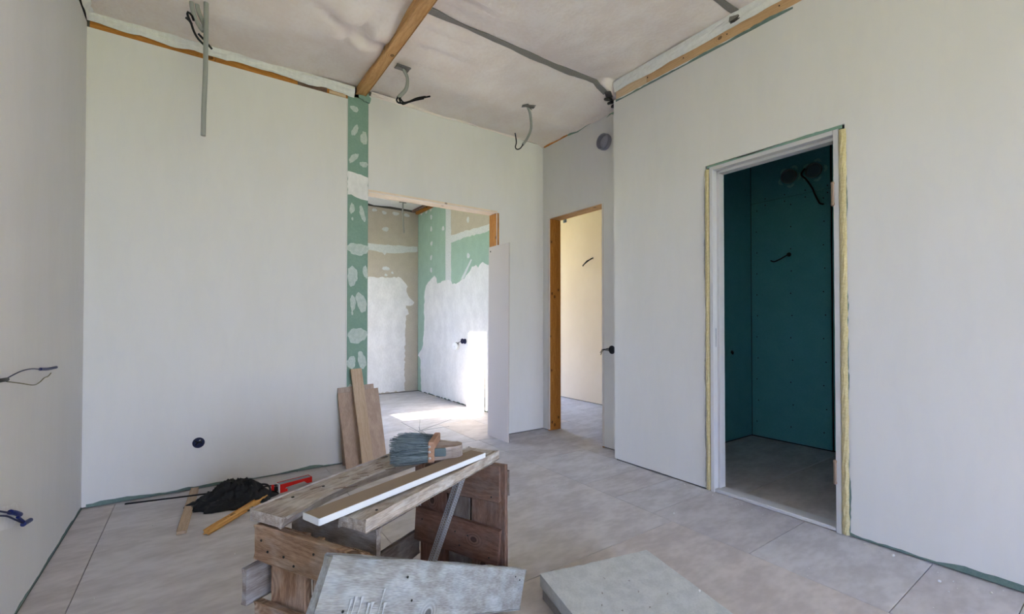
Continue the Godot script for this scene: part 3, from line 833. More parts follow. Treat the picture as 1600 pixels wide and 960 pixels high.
func build_closet() -> void:
	var x1 := 4.373
	var w := wall("wall_closet_back", [[x1 + 0.002, 0.0, -2.228, x1 + 0.0065, 2.75, -0.55]], M.gap, "dark green boarded back wall of the closet")
	# boards: joints at 2.226 m and a vertical one at the right
	for q in [[-2.212, -1.552, 0.012, 2.223], [-2.212, -1.552, 2.227, 2.75], [-1.538, -0.55, 0.012, 1.66], [-1.538, -0.55, 1.664, 2.75]]:
		bx("wall_board", Vector3(x1 - 0.012, q[2], q[0]), Vector3(x1, q[3], q[1]), M.green_deep, w, 0.0012).position -= w.position
	var sc := MB.new()
	for z in [-2.16, -1.86, -1.6]:
		for i in 11:
			sc.lathe(Vector3(x1 - 0.0125, 0.15 + i * 0.2, z + 0.01 * sin(i * 3.0 + z)), Vector3(-1, 0, 0), [[0.0055, 0], [0.0055, 0.001], [0, 0.0005]], 8)
	for i in 4:
		for y in [2.25, 2.19]:
			sc.lathe(Vector3(x1 - 0.0125, y, -2.08 + i * 0.17), Vector3(-1, 0, 0), [[0.0055, 0], [0.0055, 0.001], [0, 0.0005]], 8)
	var so := obj("screw_heads", sc, M.screw, w)
	so.set_meta("kind", "stuff")
	w = wall("wall_closet_left", [[XR + 0.1, 0.0, -2.229, x1 + 0.002, 2.75, -2.227]], M.gap, "green boarded left wall of the closet")
	bx("wall_board", Vector3(XR + 0.104, 0.012, -2.2265), Vector3(x1 - 0.014, 2.75, -2.215), M.green_deep, w, 0.001).position -= w.position
	w = wall("wall_closet_right", [[XR + 0.1, 0.0, -0.55, x1 + 0.006, 2.75, -0.53]], M.green_deep, "green boarded right wall of the closet")
	var c := bx("ceiling_closet", Vector3(XR + 0.1, 2.752, -2.228), Vector3(x1, 2.8, -0.53), M.grey_board)
	tag(c, "boarded closet ceiling", "ceiling", "", "structure")
	bx("wall_core", Vector3(XR + 0.1, 0.0, -0.528), Vector3(4.37, 2.8, -0.5), M.core, w).position -= w.position

	# two ventilation ducts high on the back wall, each with a smeared ring of filler
	for q in [[-1.867, 2.403, "left of the two round ducts high in the green closet"], [-1.669, 2.403, "right round duct high in the closet with a black cable hanging beside it"]]:
		var d := thing("ventilation_duct", q[2], "duct", Vector3(x1 - 0.012, q[1], q[0]), "ducts in the closet")
		var m := MB.new()
		m.lathe(Vector3.ZERO, Vector3(-1, 0, 0), [[0.064, -0.002], [0.064, 0.028], [0.060, 0.030], [0.057, 0.028], [0.057, 0.002], [0.0, 0.002]], 32)
		obj("pipe", m, M.duct_teal, d)
		m = MB.new()
		m.lathe(Vector3(-0.0022, 0, 0), Vector3(-1, 0, 0), [[0.0565, 0.0], [0.05, 0.003], [0.0, 0.004]], 32)
		obj("end_cap", m, M.duct_cap, d)
		for k in 5:
			m = MB.new()
			var a: float = 0.4 + k * 1.25 + q[0]
			var arc := PackedVector2Array()
			for i in 9:
				arc.append(Vector2.from_angle(a - 0.45 + 0.9 * i / 8.0) * (0.078 + 0.004 * sin(i * 2.0)))
			for i in range(8, -1, -1):
				arc.append(Vector2.from_angle(a - 0.45 + 0.9 * i / 8.0) * (0.080 + 0.022 * sin(PI * i / 8.0)))
			m.slab(arc, Vector3.ZERO, Vector3(0, 0, 1), Vector3(0, 1, 0), Vector3(-1, 0, 0), 0.0008)
			obj("filler_smear", m, M.filler_thin, d)
	var cb := MB.new()
	var px := x1 - 0.02
	cb.tube([Vector3(x1 - 0.014, 2.44, -1.742), Vector3(px - 0.03, 2.385, -1.755), Vector3(px - 0.035, 2.330, -1.715), Vector3(px - 0.015, 2.249, -1.676), Vector3(px - 0.01, 2.199, -1.661), Vector3(px - 0.01, 2.136, -1.636), Vector3(px - 0.02, 2.103, -1.617), Vector3(px - 0.03, 2.088, -1.587)], 0.007, 8)
	tag(obj("hanging_cable", cb, M.black_plastic), "black cable hanging from beside the right closet duct", "cable")
	cb = MB.new()
	cb.tube([Vector3(x1 - 0.013, 1.70, -1.878), Vector3(px, 1.687, -1.906), Vector3(px - 0.02, 1.662, -1.946), Vector3(px - 0.03, 1.645, -1.987), Vector3(px - 0.03, 1.657, -2.016)], 0.006, 8)
	cb.lathe(Vector3(x1 - 0.012, 1.70, -1.876), Vector3(-1, 0, 0), [[0.02, 0.0], [0.018, 0.006], [0, 0.008]], 14)
	tag(obj("wall_cable", cb, M.black_plastic), "short black cable end poking out at mid height of the closet back wall", "cable")
	cb = MB.new()
	cb.tube([Vector3(4.008, 0.815, -2.215), Vector3(3.98, 0.82, -2.19), Vector3(3.94, 0.80, -2.17), Vector3(3.93, 0.815, -2.16)], 0.006, 8)
	cb.lathe(Vector3(4.008, 0.815, -2.215), Vector3(0, 0, 1), [[0.016, 0.0], [0.014, 0.005], [0, 0.006]], 12)
	tag(obj("wall_cable", cb, M.black_plastic), "tiny black cable end low on the left closet wall", "cable")


func build_back_room() -> void:
	# filler on the far wall; the plane's origin is the world origin at z = ZF
	var far := get_node("wall_far")
	var o := Vector3(0, 0, ZF)
	var X := Vector3(1, 0, 0)
	var Y := Vector3(0, 1, 0)
	var Z := Vector3(0, 0, 1)
	var m := MB.new()
	m.slab(fray([Vector2(2.0, 1.76), Vector2(2.12, 1.77), Vector2(2.19, 1.76), Vector2(2.29, 1.78), Vector2(2.4, 1.77), Vector2(2.47, 1.79), Vector2(2.57, 1.78), Vector2(2.62, 1.73), Vector2(2.66, 1.69), Vector2(2.69, 1.65),
		Vector2(2.67, 1.57), Vector2(2.70, 1.5), Vector2(2.76, 1.44), Vector2(2.80, 1.40), Vector2(2.77, 1.36), Vector2(2.66, 1.35), Vector2(2.71, 1.22), Vector2(2.66, 1.19), Vector2(2.65, 0.86), Vector2(2.64, 0.38), Vector2(2.65, 0.02), Vector2(1.72, 0.02), Vector2(1.72, 1.74)], 3, 0.03, 0.012), o, X, Y, Z, 0.002)
	obj("plaster_patch", m, M.filler_white, far)
	m = MB.new()
	m.slab(fray([Vector2(1.72, 2.26), Vector2(2.06, 2.27), Vector2(2.25, 2.27), Vector2(2.85, 2.29), Vector2(2.85, 2.21), Vector2(2.47, 2.15), Vector2(2.35, 2.15), Vector2(2.32, 2.11), Vector2(2.28, 2.15), Vector2(2.06, 2.17), Vector2(1.72, 2.17)], 4, 0.04, 0.006), o, X, Y, Z, 0.0015)
	obj("filler_band", m, M.filler, far)
	var i := 0
	for q in [[2.16, 2.78, 1.0], [2.31, 2.76, 1.0], [2.49, 2.77, 1.4], [2.67, 2.77, 1.2], [2.33, 2.51, 1.5], [2.34, 1.91, 1.5], [2.34, 1.81, 0.6], [2.44, 1.85, 0.5]]:
		m = MB.new()
		m.slab(blob(Vector2(q[0], q[1]), 0.036 * q[2], 0.026 * sqrt(q[2]), 90 + i), o, X, Y, Z, 0.0015)
		obj("filler_patch", m, M.filler, far)
		i += 1
	# right-hand wall of the back room: green and beige boards
	var w := wall("wall_back_room", [[2.868, 0.0, ZF, 2.873, TOP, ZB - 0.14]], M.gap, "green boarded wall of the back room half covered with white filler")
	for q in [[-6.69, -5.642, 0.014, 2.86, 0], [-5.638, -3.73, 0.014, 2.228, 0], [-5.638, -3.73, 2.232, 2.86, 1]]:
		bx("wall_board", Vector3(2.857, q[2], q[0]), Vector3(2.868, q[3], q[1]), M.grey_board if q[4] else M.green_light, w, 0.001).position -= w.position
	o = Vector3(2.857, 0, 0)
	var Nx := Vector3(-1, 0, 0)
	m = MB.new()
	m.slab(fray([Vector2(-6.55, 0.016), Vector2(-6.58, 0.26), Vector2(-6.58, 0.5), Vector2(-6.68, 0.56), Vector2(-6.56, 0.65), Vector2(-6.5, 0.72), Vector2(-6.45, 1.02), Vector2(-6.45, 1.32), Vector2(-6.43, 1.56), Vector2(-6.38, 1.65), Vector2(-6.23, 1.72), Vector2(-6.09, 1.78), Vector2(-6.01, 1.73), Vector2(-5.98, 1.65),
		Vector2(-5.83, 1.68), Vector2(-5.71, 1.68), Vector2(-5.55, 1.66), Vector2(-5.51, 1.61), Vector2(-5.36, 1.62), Vector2(-5.26, 1.65), Vector2(-5.17, 1.66), Vector2(-5.08, 1.72), Vector2(-4.97, 1.8), Vector2(-4.87, 1.81), Vector2(-4.82, 1.77), Vector2(-4.71, 1.83), Vector2(-4.65, 1.8), Vector2(-4.5, 1.77), Vector2(-4.1, 1.8), Vector2(-3.74, 1.78), Vector2(-3.74, 0.016)], 5, 0.04, 0.014), o, Z, Y, Nx, 0.002)
	obj("plaster_patch", m, M.filler_white, w)
	m = MB.new()
	m.slab(fray([Vector2(-5.72, 2.84), Vector2(-5.56, 2.84), Vector2(-5.55, 1.62), Vector2(-5.72, 1.62)], 6, 0.06, 0.005), o, Z, Y, Nx, 0.0015)
	obj("filler_band", m, M.filler, w)
	m = MB.new()
	m.slab(fray([Vector2(-5.57, 2.29), Vector2(-5.26, 2.29), Vector2(-4.82, 2.27), Vector2(-4.0, 2.28), Vector2(-3.74, 2.28), Vector2(-3.74, 2.18), Vector2(-4.82, 2.19), Vector2(-5.13, 2.2), Vector2(-5.57, 2.19)], 7, 0.05, 0.008), o, Z, Y, Nx, 0.0015)
	obj("filler_band", m, M.filler, w)
	m = MB.new()
	m.slab(PackedVector2Array([Vector2(-5.27, 1.66), Vector2(-5.0, 1.9), Vector2(-4.975, 1.885), Vector2(-5.18, 1.67)]), o, Z, Y, Nx, 0.0015)
	obj("filler_smear", m, M.filler, w)
	i = 0
	for q in [[-6.56, 2.8], [-6.38, 2.79], [-6.22, 2.79], [-6.2, 2.67], [-6.2, 2.49], [-6.19, 2.27], [-6.2, 2.06], [-6.2, 1.87], [-5.8, 2.43], [-5.08, 2.42], [-5.07, 1.95]]:
		m = MB.new()
		m.slab(blob(Vector2(q[0], q[1]), 0.034, 0.036, 110 + i), o, Z, Y, Nx, 0.0015)
		obj("filler_patch", m, M.filler, w)
		i += 1
	# ceiling of the back rooms, with bare timber at its right edge
	var c := MB.new()
	var nz := noise(131, 0.02, 3)
	for a in 40:
		for b in 26:
			var f := func(ii: int, jj: int) -> Vector3:
				var xx := XL + (4.36 - XL) * ii / 40.0
				var zz := ZF + (ZB - 0.14 - ZF) * jj / 26.0
				return Vector3(xx, 2.86 + 0.03 * nz.get_noise_2d(xx * 60, zz * 60), zz)
			c.quad(f.call(a, b), f.call(a + 1, b), f.call(a + 1, b + 1), f.call(a, b + 1), Vector3.DOWN)
	tag(obj("ceiling_back_room", c, M.foil_white), "pale foil ceiling of the rooms behind", "ceiling", "", "structure")
	c = MB.new()
	c.box(Vector3(XA + 0.02, 2.90, ZB - 0.14), Vector3(4.36, 2.92, ZE))
	tag(obj("ceiling_side_room", c, M.foil_white), "pale foil ceiling beyond the narrow doorway", "ceiling", "", "structure")
	var t := thing("trim_12", "brown timber battens at the ceiling edge of the back room", "batten", Vector3(2.80, 2.82, -5.2), "", "structure")
	plank("batten", Vector3(0.03, 0.0, -1.48), Vector3(0.03, 0.0, 1.4), Vector3.UP, 0.045, 0.05, M.pine_orange, t, 3)
	plank("batten", Vector3(-0.04, 0.012, -1.48), Vector3(-0.04, 0.012, 1.4), Vector3.UP, 0.03, 0.04, M.brown_wood, t, 4)
	# sheet offcut standing in the sun, and the cable box beside it
	var sh := thing("board_offcut", "white board offcut standing in the sunlight against the back room wall", "board", Vector3(2.83, 0, -4.86))
	var sm := MB.new()
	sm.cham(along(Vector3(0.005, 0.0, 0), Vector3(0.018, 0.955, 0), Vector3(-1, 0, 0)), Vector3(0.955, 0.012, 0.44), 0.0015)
	obj("sheet", sm, M.white_sheet_sunlit, sh)
	sm = MB.new()
	sm.lathe(Vector3(0.009, 0.90, -0.14), Vector3(-1, 0, 0), [[0.008, 0.0], [0.008, 0.002], [0, 0.002]], 10)
	obj("screw_hole", sm, M.screw, sh)
	var bxn := thing("socket_box", "dark double cable box with a white reel of wire beside the sunlit board", "socket", Vector3(2.855, 0.84, -5.18))
	for z in [-0.035, 0.035]:
		sm = MB.new()
		sm.lathe(Vector3(0, 0.0, z), Vector3(-1, 0, 0), [[0.034, 0.0], [0.034, 0.012], [0.028, 0.014], [0.026, 0.004], [0, 0.004]], 18)
		obj("box", sm, M.navy_wire, bxn)
	sm = MB.new()
	sm.lathe(Vector3(-0.03, -0.07, -0.17), Vector3(-1, 0, 0.3).normalized(), [[0.0, -0.02], [0.05, -0.02], [0.05, 0.02], [0.012, 0.02], [0.010, 0.015], [0, 0.015]], 20)
	obj("wire_reel", sm, M.white_paint, bxn)
	sm = MB.new()
	sm.tube([Vector3(-0.01, 0, -0.03), Vector3(-0.03, -0.02, -0.09), Vector3(-0.03, -0.05, -0.14)], 0.004, 6)
	obj("wire", sm, M.navy_wire, bxn)


func outlet(called: String, label: String, at: Vector3, patch: float) -> Node3D:
	var t := thing(called, label, "cable", at)
	var m := MB.new()
	var r := RandomNumberGenerator.new()
	r.seed = int(at.x * 1000)
	for k in 3:
		var b := Basis.from_euler(Vector3(r.randf_range(-0.15, 0.15), r.randf_range(-0.6, 0.6), r.randf_range(-0.15, 0.15)))
		m.cham(Transform3D(b, Vector3(0, -0.002 * k, 0)), Vector3(patch, 0.004, patch * (0.9 - 0.2 * k)), 0.0015)
	obj("tape_patch", m, M.tape, t)
	return t


func tubes(called: String, lines: Array, r: float, mat: Material, parent: Node, off := Vector3.ZERO) -> void:
	for l in lines:
		var m := MB.new()
		var p := []
		for q in l:
			p.append(q - off)
		m.tube(p, r, 10)
		obj(called, m, mat, parent)


func build_fittings() -> void:
	# cable outlets in the ceiling foil
	var at := Vector3(1.192, 2.920, -3.077)
	var t := outlet("ceiling_cable", "grey conduit with black wires hanging from the ceiling just right of the beam", at, 0.10)
	tubes("conduit", [[Vector3(1.190, 2.934, -3.077), Vector3(1.200, 2.905, -3.077), Vector3(1.224, 2.856, -3.072), Vector3(1.215, 2.780, -3.067), Vector3(1.177, 2.722, -3.067), Vector3(1.153, 2.692, -3.067)],
		[Vector3(1.205, 2.934, -3.087), Vector3(1.219, 2.905, -3.092), Vector3(1.235, 2.856, -3.087), Vector3(1.225, 2.780, -3.082), Vector3(1.186, 2.722, -3.077), Vector3(1.165, 2.694, -3.072)]], 0.010, M.conduit, t, at)
	tubes("wire", [[Vector3(1.153, 2.692, -3.067), Vector3(1.144, 2.672, -3.067), Vector3(1.154, 2.656, -3.067), Vector3(1.192, 2.662, -3.067), Vector3(1.265, 2.701, -3.067), Vector3(1.339, 2.741, -3.067), Vector3(1.401, 2.771, -3.067)],
		[Vector3(1.164, 2.691, -3.067), Vector3(1.168, 2.670, -3.067), Vector3(1.197, 2.658, -3.072), Vector3(1.290, 2.723, -3.067), Vector3(1.364, 2.758, -3.067)],
		[Vector3(1.170, 2.692, -3.067), Vector3(1.175, 2.673, -3.057), Vector3(1.204, 2.663, -3.057), Vector3(1.278, 2.702, -3.057), Vector3(1.347, 2.737, -3.062)]], 0.006, M.black_plastic, t, at)
	at = Vector3(2.293, 2.928, -3.050)
	t = outlet("ceiling_cable", "grey conduit with one black wire hanging from the ceiling near the alcove corner", at, 0.115)
	tubes("conduit", [[Vector3(2.293, 2.933, -3.050), Vector3(2.320, 2.897, -3.050), Vector3(2.334, 2.806, -3.050), Vector3(2.327, 2.733, -3.050), Vector3(2.286, 2.651, -3.050), Vector3(2.246, 2.598, -3.050)]], 0.011, M.conduit, t, at)
	tubes("wire", [[Vector3(2.252, 2.606, -3.050), Vector3(2.219, 2.560, -3.050), Vector3(2.185, 2.544, -3.050), Vector3(2.168, 2.559, -3.050), Vector3(2.178, 2.604, -3.050), Vector3(2.165, 2.677, -3.050)]], 0.005, M.black_plastic, t, at)
	at = Vector3(0.020, 2.932, -3.084)
	t = outlet("ceiling_cable", "long straight grey conduit with looped cables hanging from the left ceiling bay", at, 0.12)
	tubes("conduit", [[Vector3(0.023, 2.945, -3.084), Vector3(0.024, 2.858, -3.084), Vector3(0.024, 2.710, -3.084), Vector3(0.023, 2.526, -3.084), Vector3(0.018, 2.341, -3.084), Vector3(0.015, 2.150, -3.084)]], 0.0125, M.conduit, t, at)
	tubes("conduit", [[Vector3(-0.046, 2.943, -3.113), Vector3(-0.043, 2.886, -3.113), Vector3(-0.030, 2.833, -3.113), Vector3(-0.010, 2.790, -3.113), Vector3(0.012, 2.760, -3.108)],
		[Vector3(-0.022, 2.946, -3.123), Vector3(-0.016, 2.890, -3.118), Vector3(-0.003, 2.843, -3.113), Vector3(0.014, 2.807, -3.113), Vector3(0.024, 2.754, -3.108)]], 0.0115, M.conduit, t, at)
	tubes("wire", [[Vector3(-0.070, 2.790, -3.074), Vector3(-0.048, 2.777, -3.084), Vector3(-0.032, 2.736, -3.094), Vector3(-0.012, 2.706, -3.103), Vector3(0.019, 2.681, -3.108)],
		[Vector3(-0.033, 2.786, -3.074), Vector3(-0.042, 2.811, -3.074), Vector3(-0.057, 2.824, -3.074), Vector3(-0.063, 2.818, -3.074), Vector3(-0.057, 2.794, -3.074), Vector3(-0.042, 2.768, -3.084)],
		[Vector3(-0.012, 2.736, -3.103), Vector3(0.006, 2.721, -3.108), Vector3(0.024, 2.705, -3.108), Vector3(0.039, 2.685, -3.103), Vector3(0.052, 2.667, -3.094)]], 0.006, M.black_plastic, t, at)
	at = Vector3(2.43, 2.84, -6.25)
	t = outlet("ceiling_cable", "thin grey cable hanging from the back room ceiling", at, 0.10)
	tubes("conduit", [[at, at + Vector3(0.0, -0.15, 0.0), at + Vector3(0.01, -0.33, 0.0), at + Vector3(0.02, -0.45, 0.0)]], 0.011, M.conduit, t, at)

	# left wall: two loose wire ends
	t = thing("wall_cable", "upper pair of loose wires sticking out of the left wall", "cable", Vector3(XL, 0.89, -2.19), "loose wires on the left wall")
	var o := Vector3(XL, 0.89, -2.19)
	tubes("cable", [[Vector3(XL - 0.02, 0.895, -2.10), Vector3(-0.535, 0.898, -2.164), Vector3(-0.53, 0.896, -2.226)]], 0.007, M.black_plastic, t, o)
	tubes("wire", [[Vector3(-0.53, 0.898, -2.21), Vector3(-0.53, 0.910, -2.369), Vector3(-0.53, 0.908, -2.505), Vector3(-0.53, 0.894, -2.645), Vector3(-0.53, 0.888, -2.736)]], 0.0022, M.navy_wire, t, o)
	tubes("sleeve", [[Vector3(-0.53, 0.897, -2.62), Vector3(-0.53, 0.888, -2.736), Vector3(-0.53, 0.884, -2.871)]], 0.006, M.blue_plastic, t, o)
	tubes("wire", [[Vector3(-0.53, 0.889, -2.226), Vector3(-0.53, 0.867, -2.371), Vector3(-0.53, 0.843, -2.524), Vector3(-0.53, 0.843, -2.605), Vector3(-0.53, 0.855, -2.682), Vector3(-0.53, 0.856, -2.738), Vector3(-0.53, 0.866, -2.785)]], 0.002, M.yellow_wire, t, o)
	o = Vector3(XL, 0.40, -2.3)
	t = thing("wall_cable", "lower pair of blue-ended wires on a pale patch of the left wall", "cable", o, "loose wires on the left wall")
	tubes("wire", [[Vector3(-0.54, 0.468, -2.19), Vector3(-0.535, 0.433, -2.273), Vector3(-0.532, 0.408, -2.336)], [Vector3(-0.54, 0.452, -2.19), Vector3(-0.535, 0.422, -2.267), Vector3(-0.532, 0.378, -2.351), Vector3(-0.53, 0.33, -2.443)]], 0.003, M.navy_wire, t, o)
	tubes("terminal", [[Vector3(-0.535, 0.425, -2.30), Vector3(-0.53, 0.408, -2.336), Vector3(-0.53, 0.385, -2.385)], [Vector3(-0.53, 0.335, -2.425), Vector3(-0.53, 0.32, -2.51)]], 0.0085, M.blue_plastic, t, o)
	tubes("sleeve", [[Vector3(-0.53, 0.385, -2.36), Vector3(-0.53, 0.33, -2.45)]], 0.005, M.blue_plastic, t, o)
	var m := MB.new()
	m.slab(PackedVector2Array([Vector2(-2.1, 0.49), Vector2(-2.265, 0.458), Vector2(-2.365, 0.43), Vector2(-2.409, 0.425), Vector2(-2.445, 0.402), Vector2(-2.471, 0.361), Vector2(-2.433, 0.350), Vector2(-2.40, 0.345), Vector2(-2.383, 0.343), Vector2(-2.268, 0.375), Vector2(-2.1, 0.40)]), Vector3(0.0, -0.40, 2.3), Vector3(0, 0, 1), Vector3(0, 1, 0), Vector3(1, 0, 0), 0.0015)
	obj("plaster_patch", m, M.filler_white, t)
	# flush box in the back wall
	t = thing("socket_box", "round blue socket box set low in the left back wall", "socket", Vector3(0.007, 0.302, ZB))
	m = MB.new()
	m.lathe(Vector3.ZERO, Vector3(0, 0, 1), [[0.034, -0.01], [0.034, 0.003], [0.028, 0.004], [0.026, 0.001], [0, 0.001]], 24)
	obj("box", m, M.navy_wire, t)
	tubes("wire", [[Vector3(-0.02, 0.015, 0.002), Vector3(0.0, 0.005, 0.02), Vector3(0.02, 0.018, 0.01)], [Vector3(-0.015, -0.012, 0.002), Vector3(0.005, 0.01, 0.016), Vector3(0.018, -0.005, 0.004)]], 0.004, M.black_plastic, t)
	m = MB.new()
	m.lathe(Vector3(0.008, 0.014, 0.006), Vector3(0, 0, 1), [[0.006, 0], [0.006, 0.004], [0, 0.004]], 10)
	obj("screw", m, M.steel, t)
	# alcove wall: duct stub and a box with loose wires
	t = thing("ventilation_duct", "round duct stub high on the alcove wall beside the closet corner", "duct", Vector3(XA, 2.655, -2.715))
	m = MB.new()
	m.lathe(Vector3.ZERO, Vector3(-1, 0, 0), [[0.068, -0.003], [0.068, 0.045], [0.064, 0.048], [0.061, 0.045], [0.061, 0.004], [0, 0.004]], 32)
	obj("pipe", m, M.duct, t)
	m = MB.new()
	m.lathe(Vector3.ZERO, Vector3(-1, 0, 0), [[0.0705, 0.012], [0.0705, 0.020], [0.0675, 0.022]], 32)
	m.lathe(Vector3(-0.004, 0, 0), Vector3(-1, 0, 0), [[0.060, 0.0], [0.045, 0.010], [0.0, 0.014]], 32)
	obj("end_cap", m, M.duct, t)
	t = thing("socket_box", "black box with loose wires on the alcove wall at door handle height", "socket", Vector3(XA, 0.854, -2.648))
	m = MB.new()
	m.lathe(Vector3.ZERO, Vector3(-1, 0, 0), [[0.036, -0.004], [0.036, 0.004], [0.03, 0.005], [0.028, 0.002], [0, 0.002]], 20)
	obj("box", m, M.black_plastic, t)
	tubes("wire", [[Vector3(-0.002, 0, 0), Vector3(-0.03, 0.004, -0.03), Vector3(-0.04, 0.0, -0.07), Vector3(-0.04, -0.03, -0.10)], [Vector3(-0.002, 0.01, 0.01), Vector3(-0.03, 0.012, -0.02), Vector3(-0.05, -0.01, -0.06), Vector3(-0.05, -0.045, -0.085)],
		[Vector3(-0.002, -0.01, 0), Vector3(-0.03, -0.005, -0.03), Vector3(-0.03, 0.0, -0.09)]], 0.003, M.black_plastic, t)
	# side room: short cable on the cream-tinted wall and a bracket at the doorway head
	m = MB.new()
	m.tube([Vector3(4.34, 1.955, -4.303), Vector3(4.31, 1.93, -4.34), Vector3(4.29, 1.88, -4.42), Vector3(4.29, 1.855, -4.45)], 0.008, 8)
	m.tube([Vector3(4.31, 1.93, -4.34), Vector3(4.28, 1.915, -4.36), Vector3(4.27, 1.86, -4.43)], 0.005, 8)
	tag(obj("wall_cable", m, M.black_plastic), "short dark cable end on the cream-tinted wall behind the narrow doorway", "cable")
	t = thing("conduit_end", "grey conduit stub high behind the head of the narrow doorway", "conduit", Vector3(4.335, 2.56, -4.86))
	m = MB.new()
	m.lathe(Vector3.ZERO, Vector3(0, 1, 0), [[0.0, -0.03], [0.026, -0.03], [0.03, -0.025], [0.03, 0.34], [0, 0.34]], 14)
	obj("pipe", m, M.duct_dark, t)


# ------------------------------------------------------------------ trestle: u runs along its planks, v across
var UU := Vector3(sin(deg_to_rad(60.0)), 0, -cos(deg_to_rad(60.0)))
var VV := Vector3(0.5, 0, sin(deg_to_rad(60.0)))
var TO := UU * 1.25 + VV * -1.0

func tp(u: float, v: float, h: float) -> Vector3:
	return UU * u + VV * v + Vector3(0, h, 0) - TO


func nails(parent: Node3D, list: Array, r := 0.0035) -> void:
	var m := MB.new()
	for q in list:
		m.lathe(q[0], q[1], [[r * 0.7, -0.001], [r * 0.7, 0.0008], [0, 0.0004]], 8)
	obj("nail_holes", m, M.screw, parent).set_meta("kind", "stuff")


func build_trestle() -> void:
	var t := thing("plank_trestle", "weathered plank trestle of two slatted end frames joined by rails", "trestle", TO)
	var gw: StandardMaterial3D = M.grey_wood
	var tan1 := shifted(M.tan_wood, Vector3(0.1, 0.2, 0.0))
	var br1 := shifted(M.brown_wood, Vector3(0.2, 0.1, 0.3))
	var br2 := shifted(M.brown_wood, Vector3(0.6, 0.5, 0.1), Color(0.92, 0.86, 0.84))
	var tan2 := shifted(M.tan_wood, Vector3(0.7, 0.4, 0.1), Color(0.95, 0.92, 0.9))
	var dk2 := shifted(M.grey_wood, Vector3(0.7, 0.15, 0.4), Color(0.78, 0.77, 0.77))
	var dk := shifted(M.grey_wood, Vector3(0.4, 0.3, 0.2), Color(0.62, 0.60, 0.60))
	var n := -UU
	# near end frame: outer slats, upright boards, an inner cross board
	plank("slat", tp(0.815, -1.140, 0.500), tp(0.815, -0.740, 0.496), n, 0.023, 0.096, tan1, t, 11, 0.003)
	plank("slat", tp(0.815, -1.138, 0.295), tp(0.815, -0.740, 0.295), n, 0.023, 0.096, shifted(M.tan_wood, Vector3(0.5, 0.3, 0)), t, 12, 0.003)
	plank("slat", tp(0.815, -1.138, 0.075), tp(0.815, -0.740, 0.075), n, 0.023, 0.096, shifted(M.tan_wood, Vector3(0.8, 0.6, 0)), t, 10, 0.003)
	for q in [[-1.103, -0.974, 0.005, 0.536, tan2], [-0.948, -0.924, 0.005, 0.536, tan1], [-0.902, -0.775, 0.005, 0.53, tan2]]:
		plank("upright", tp(0.8385, (q[0] + q[1]) / 2, q[2]), tp(0.8385, (q[0] + q[1]) / 2, q[3]), n, 0.023, q[1] - q[0], q[4], t, int(q[3] * 400) + int(q[0] * 50), 0.003)
	plank("cross_board", tp(0.930, -1.140, 0.500), tp(0.930, -0.822, 0.503), n, 0.024, 0.092, dk2, t, 13, 0.004)
	plank("cleat", tp(0.851, -1.09, 0.40), tp(0.951, -1.09, 0.40), VV, 0.04, 0.09, dk, t, 23, 0.003)
	# far end frame
	plank("slat", tp(1.518, -1.145, 0.481), tp(1.518, -0.760, 0.479), n, 0.023, 0.138, br1, t, 14, 0.003)
	plank("slat", tp(1.518, -1.144, 0.266), tp(1.518, -0.761, 0.240), n, 0.023, 0.136, br2, t, 15, 0.003)
	for q in [[-1.135, -1.004, br2], [-0.998, -0.897, dk], [-0.891, -0.740, br1]]:
		plank("upright", tp(1.541, (q[0] + q[1]) / 2, 0.005), tp(1.541, (q[0] + q[1]) / 2, 0.5485), n, 0.022, q[1] - q[0] - 0.003, q[2], t, int(q[0] * 40) + 99, 0.003)
	plank("cross_board", tp(1.563, -1.13, 0.47), tp(1.563, -0.745, 0.47), n, 0.022, 0.10, dk, t, 17, 0.003)
	# rails along the far side, and the sloping brace nailed across the front
	plank("rail", tp(0.787, -1.153, 0.385), tp(1.552, -1.160, 0.372), VV, 0.022, 0.100, shifted(M.grey_wood, Vector3(0.2, 0.6, 0.1), Color(0.82, 0.82, 0.84)), t, 18, 0.003)
	plank("rail", tp(0.830, -1.153, 0.190), tp(1.552, -1.160, 0.171), VV, 0.024, 0.104, dk, t, 19, 0.004)
	var bc := shifted(M.blue_grey_wood, Vector3(0.05, 0.1, 0.0))
	var a := tp(0.643, -0.722, 0.562)
	var b := tp(1.517, -0.674, 0.111)
	var brace := plank("brace", a, b, VV, 0.029, 0.1325, bc, t, 20, 0.004, 0.0015)
	var dr := MB.new()
	var rd := RandomNumberGenerator.new()
	rd.seed = 4
	for i in 7:
		var x := -0.41 + 0.020 * i + rd.randf_range(-0.006, 0.006)
		var w0 := rd.randf_range(0.0007, 0.0016)
		var z0 := 0.012 + rd.randf_range(-0.012, 0.022)
		dr.slab(PackedVector2Array([Vector2(x - w0 * 4, z0 - 0.012), Vector2(x + w0 * 4, z0 - 0.012), Vector2(x + w0, z0), Vector2(x + w0 * 0.8, 0.055), Vector2(x - w0 * 0.8, 0.055), Vector2(x - w0, z0)]), Vector3(0, 0.0147, 0), Vector3(1, 0, 0), Vector3(0, 0, 1), Vector3.UP, 0.0005)
	obj("plaster_drips", dr, M.drip, brace).set_meta("kind", "stuff")
	nails(brace, [[Vector3(-0.42, 0.0147, 0.035), Vector3.UP], [Vector3(-0.23, 0.0147, -0.03), Vector3.UP], [Vector3(0.40, 0.0147, -0.04), Vector3.UP], [Vector3(0.44, 0.0147, -0.03), Vector3.UP], [Vector3(-0.19, 0.0147, 0.02), Vector3.UP]], 0.004)
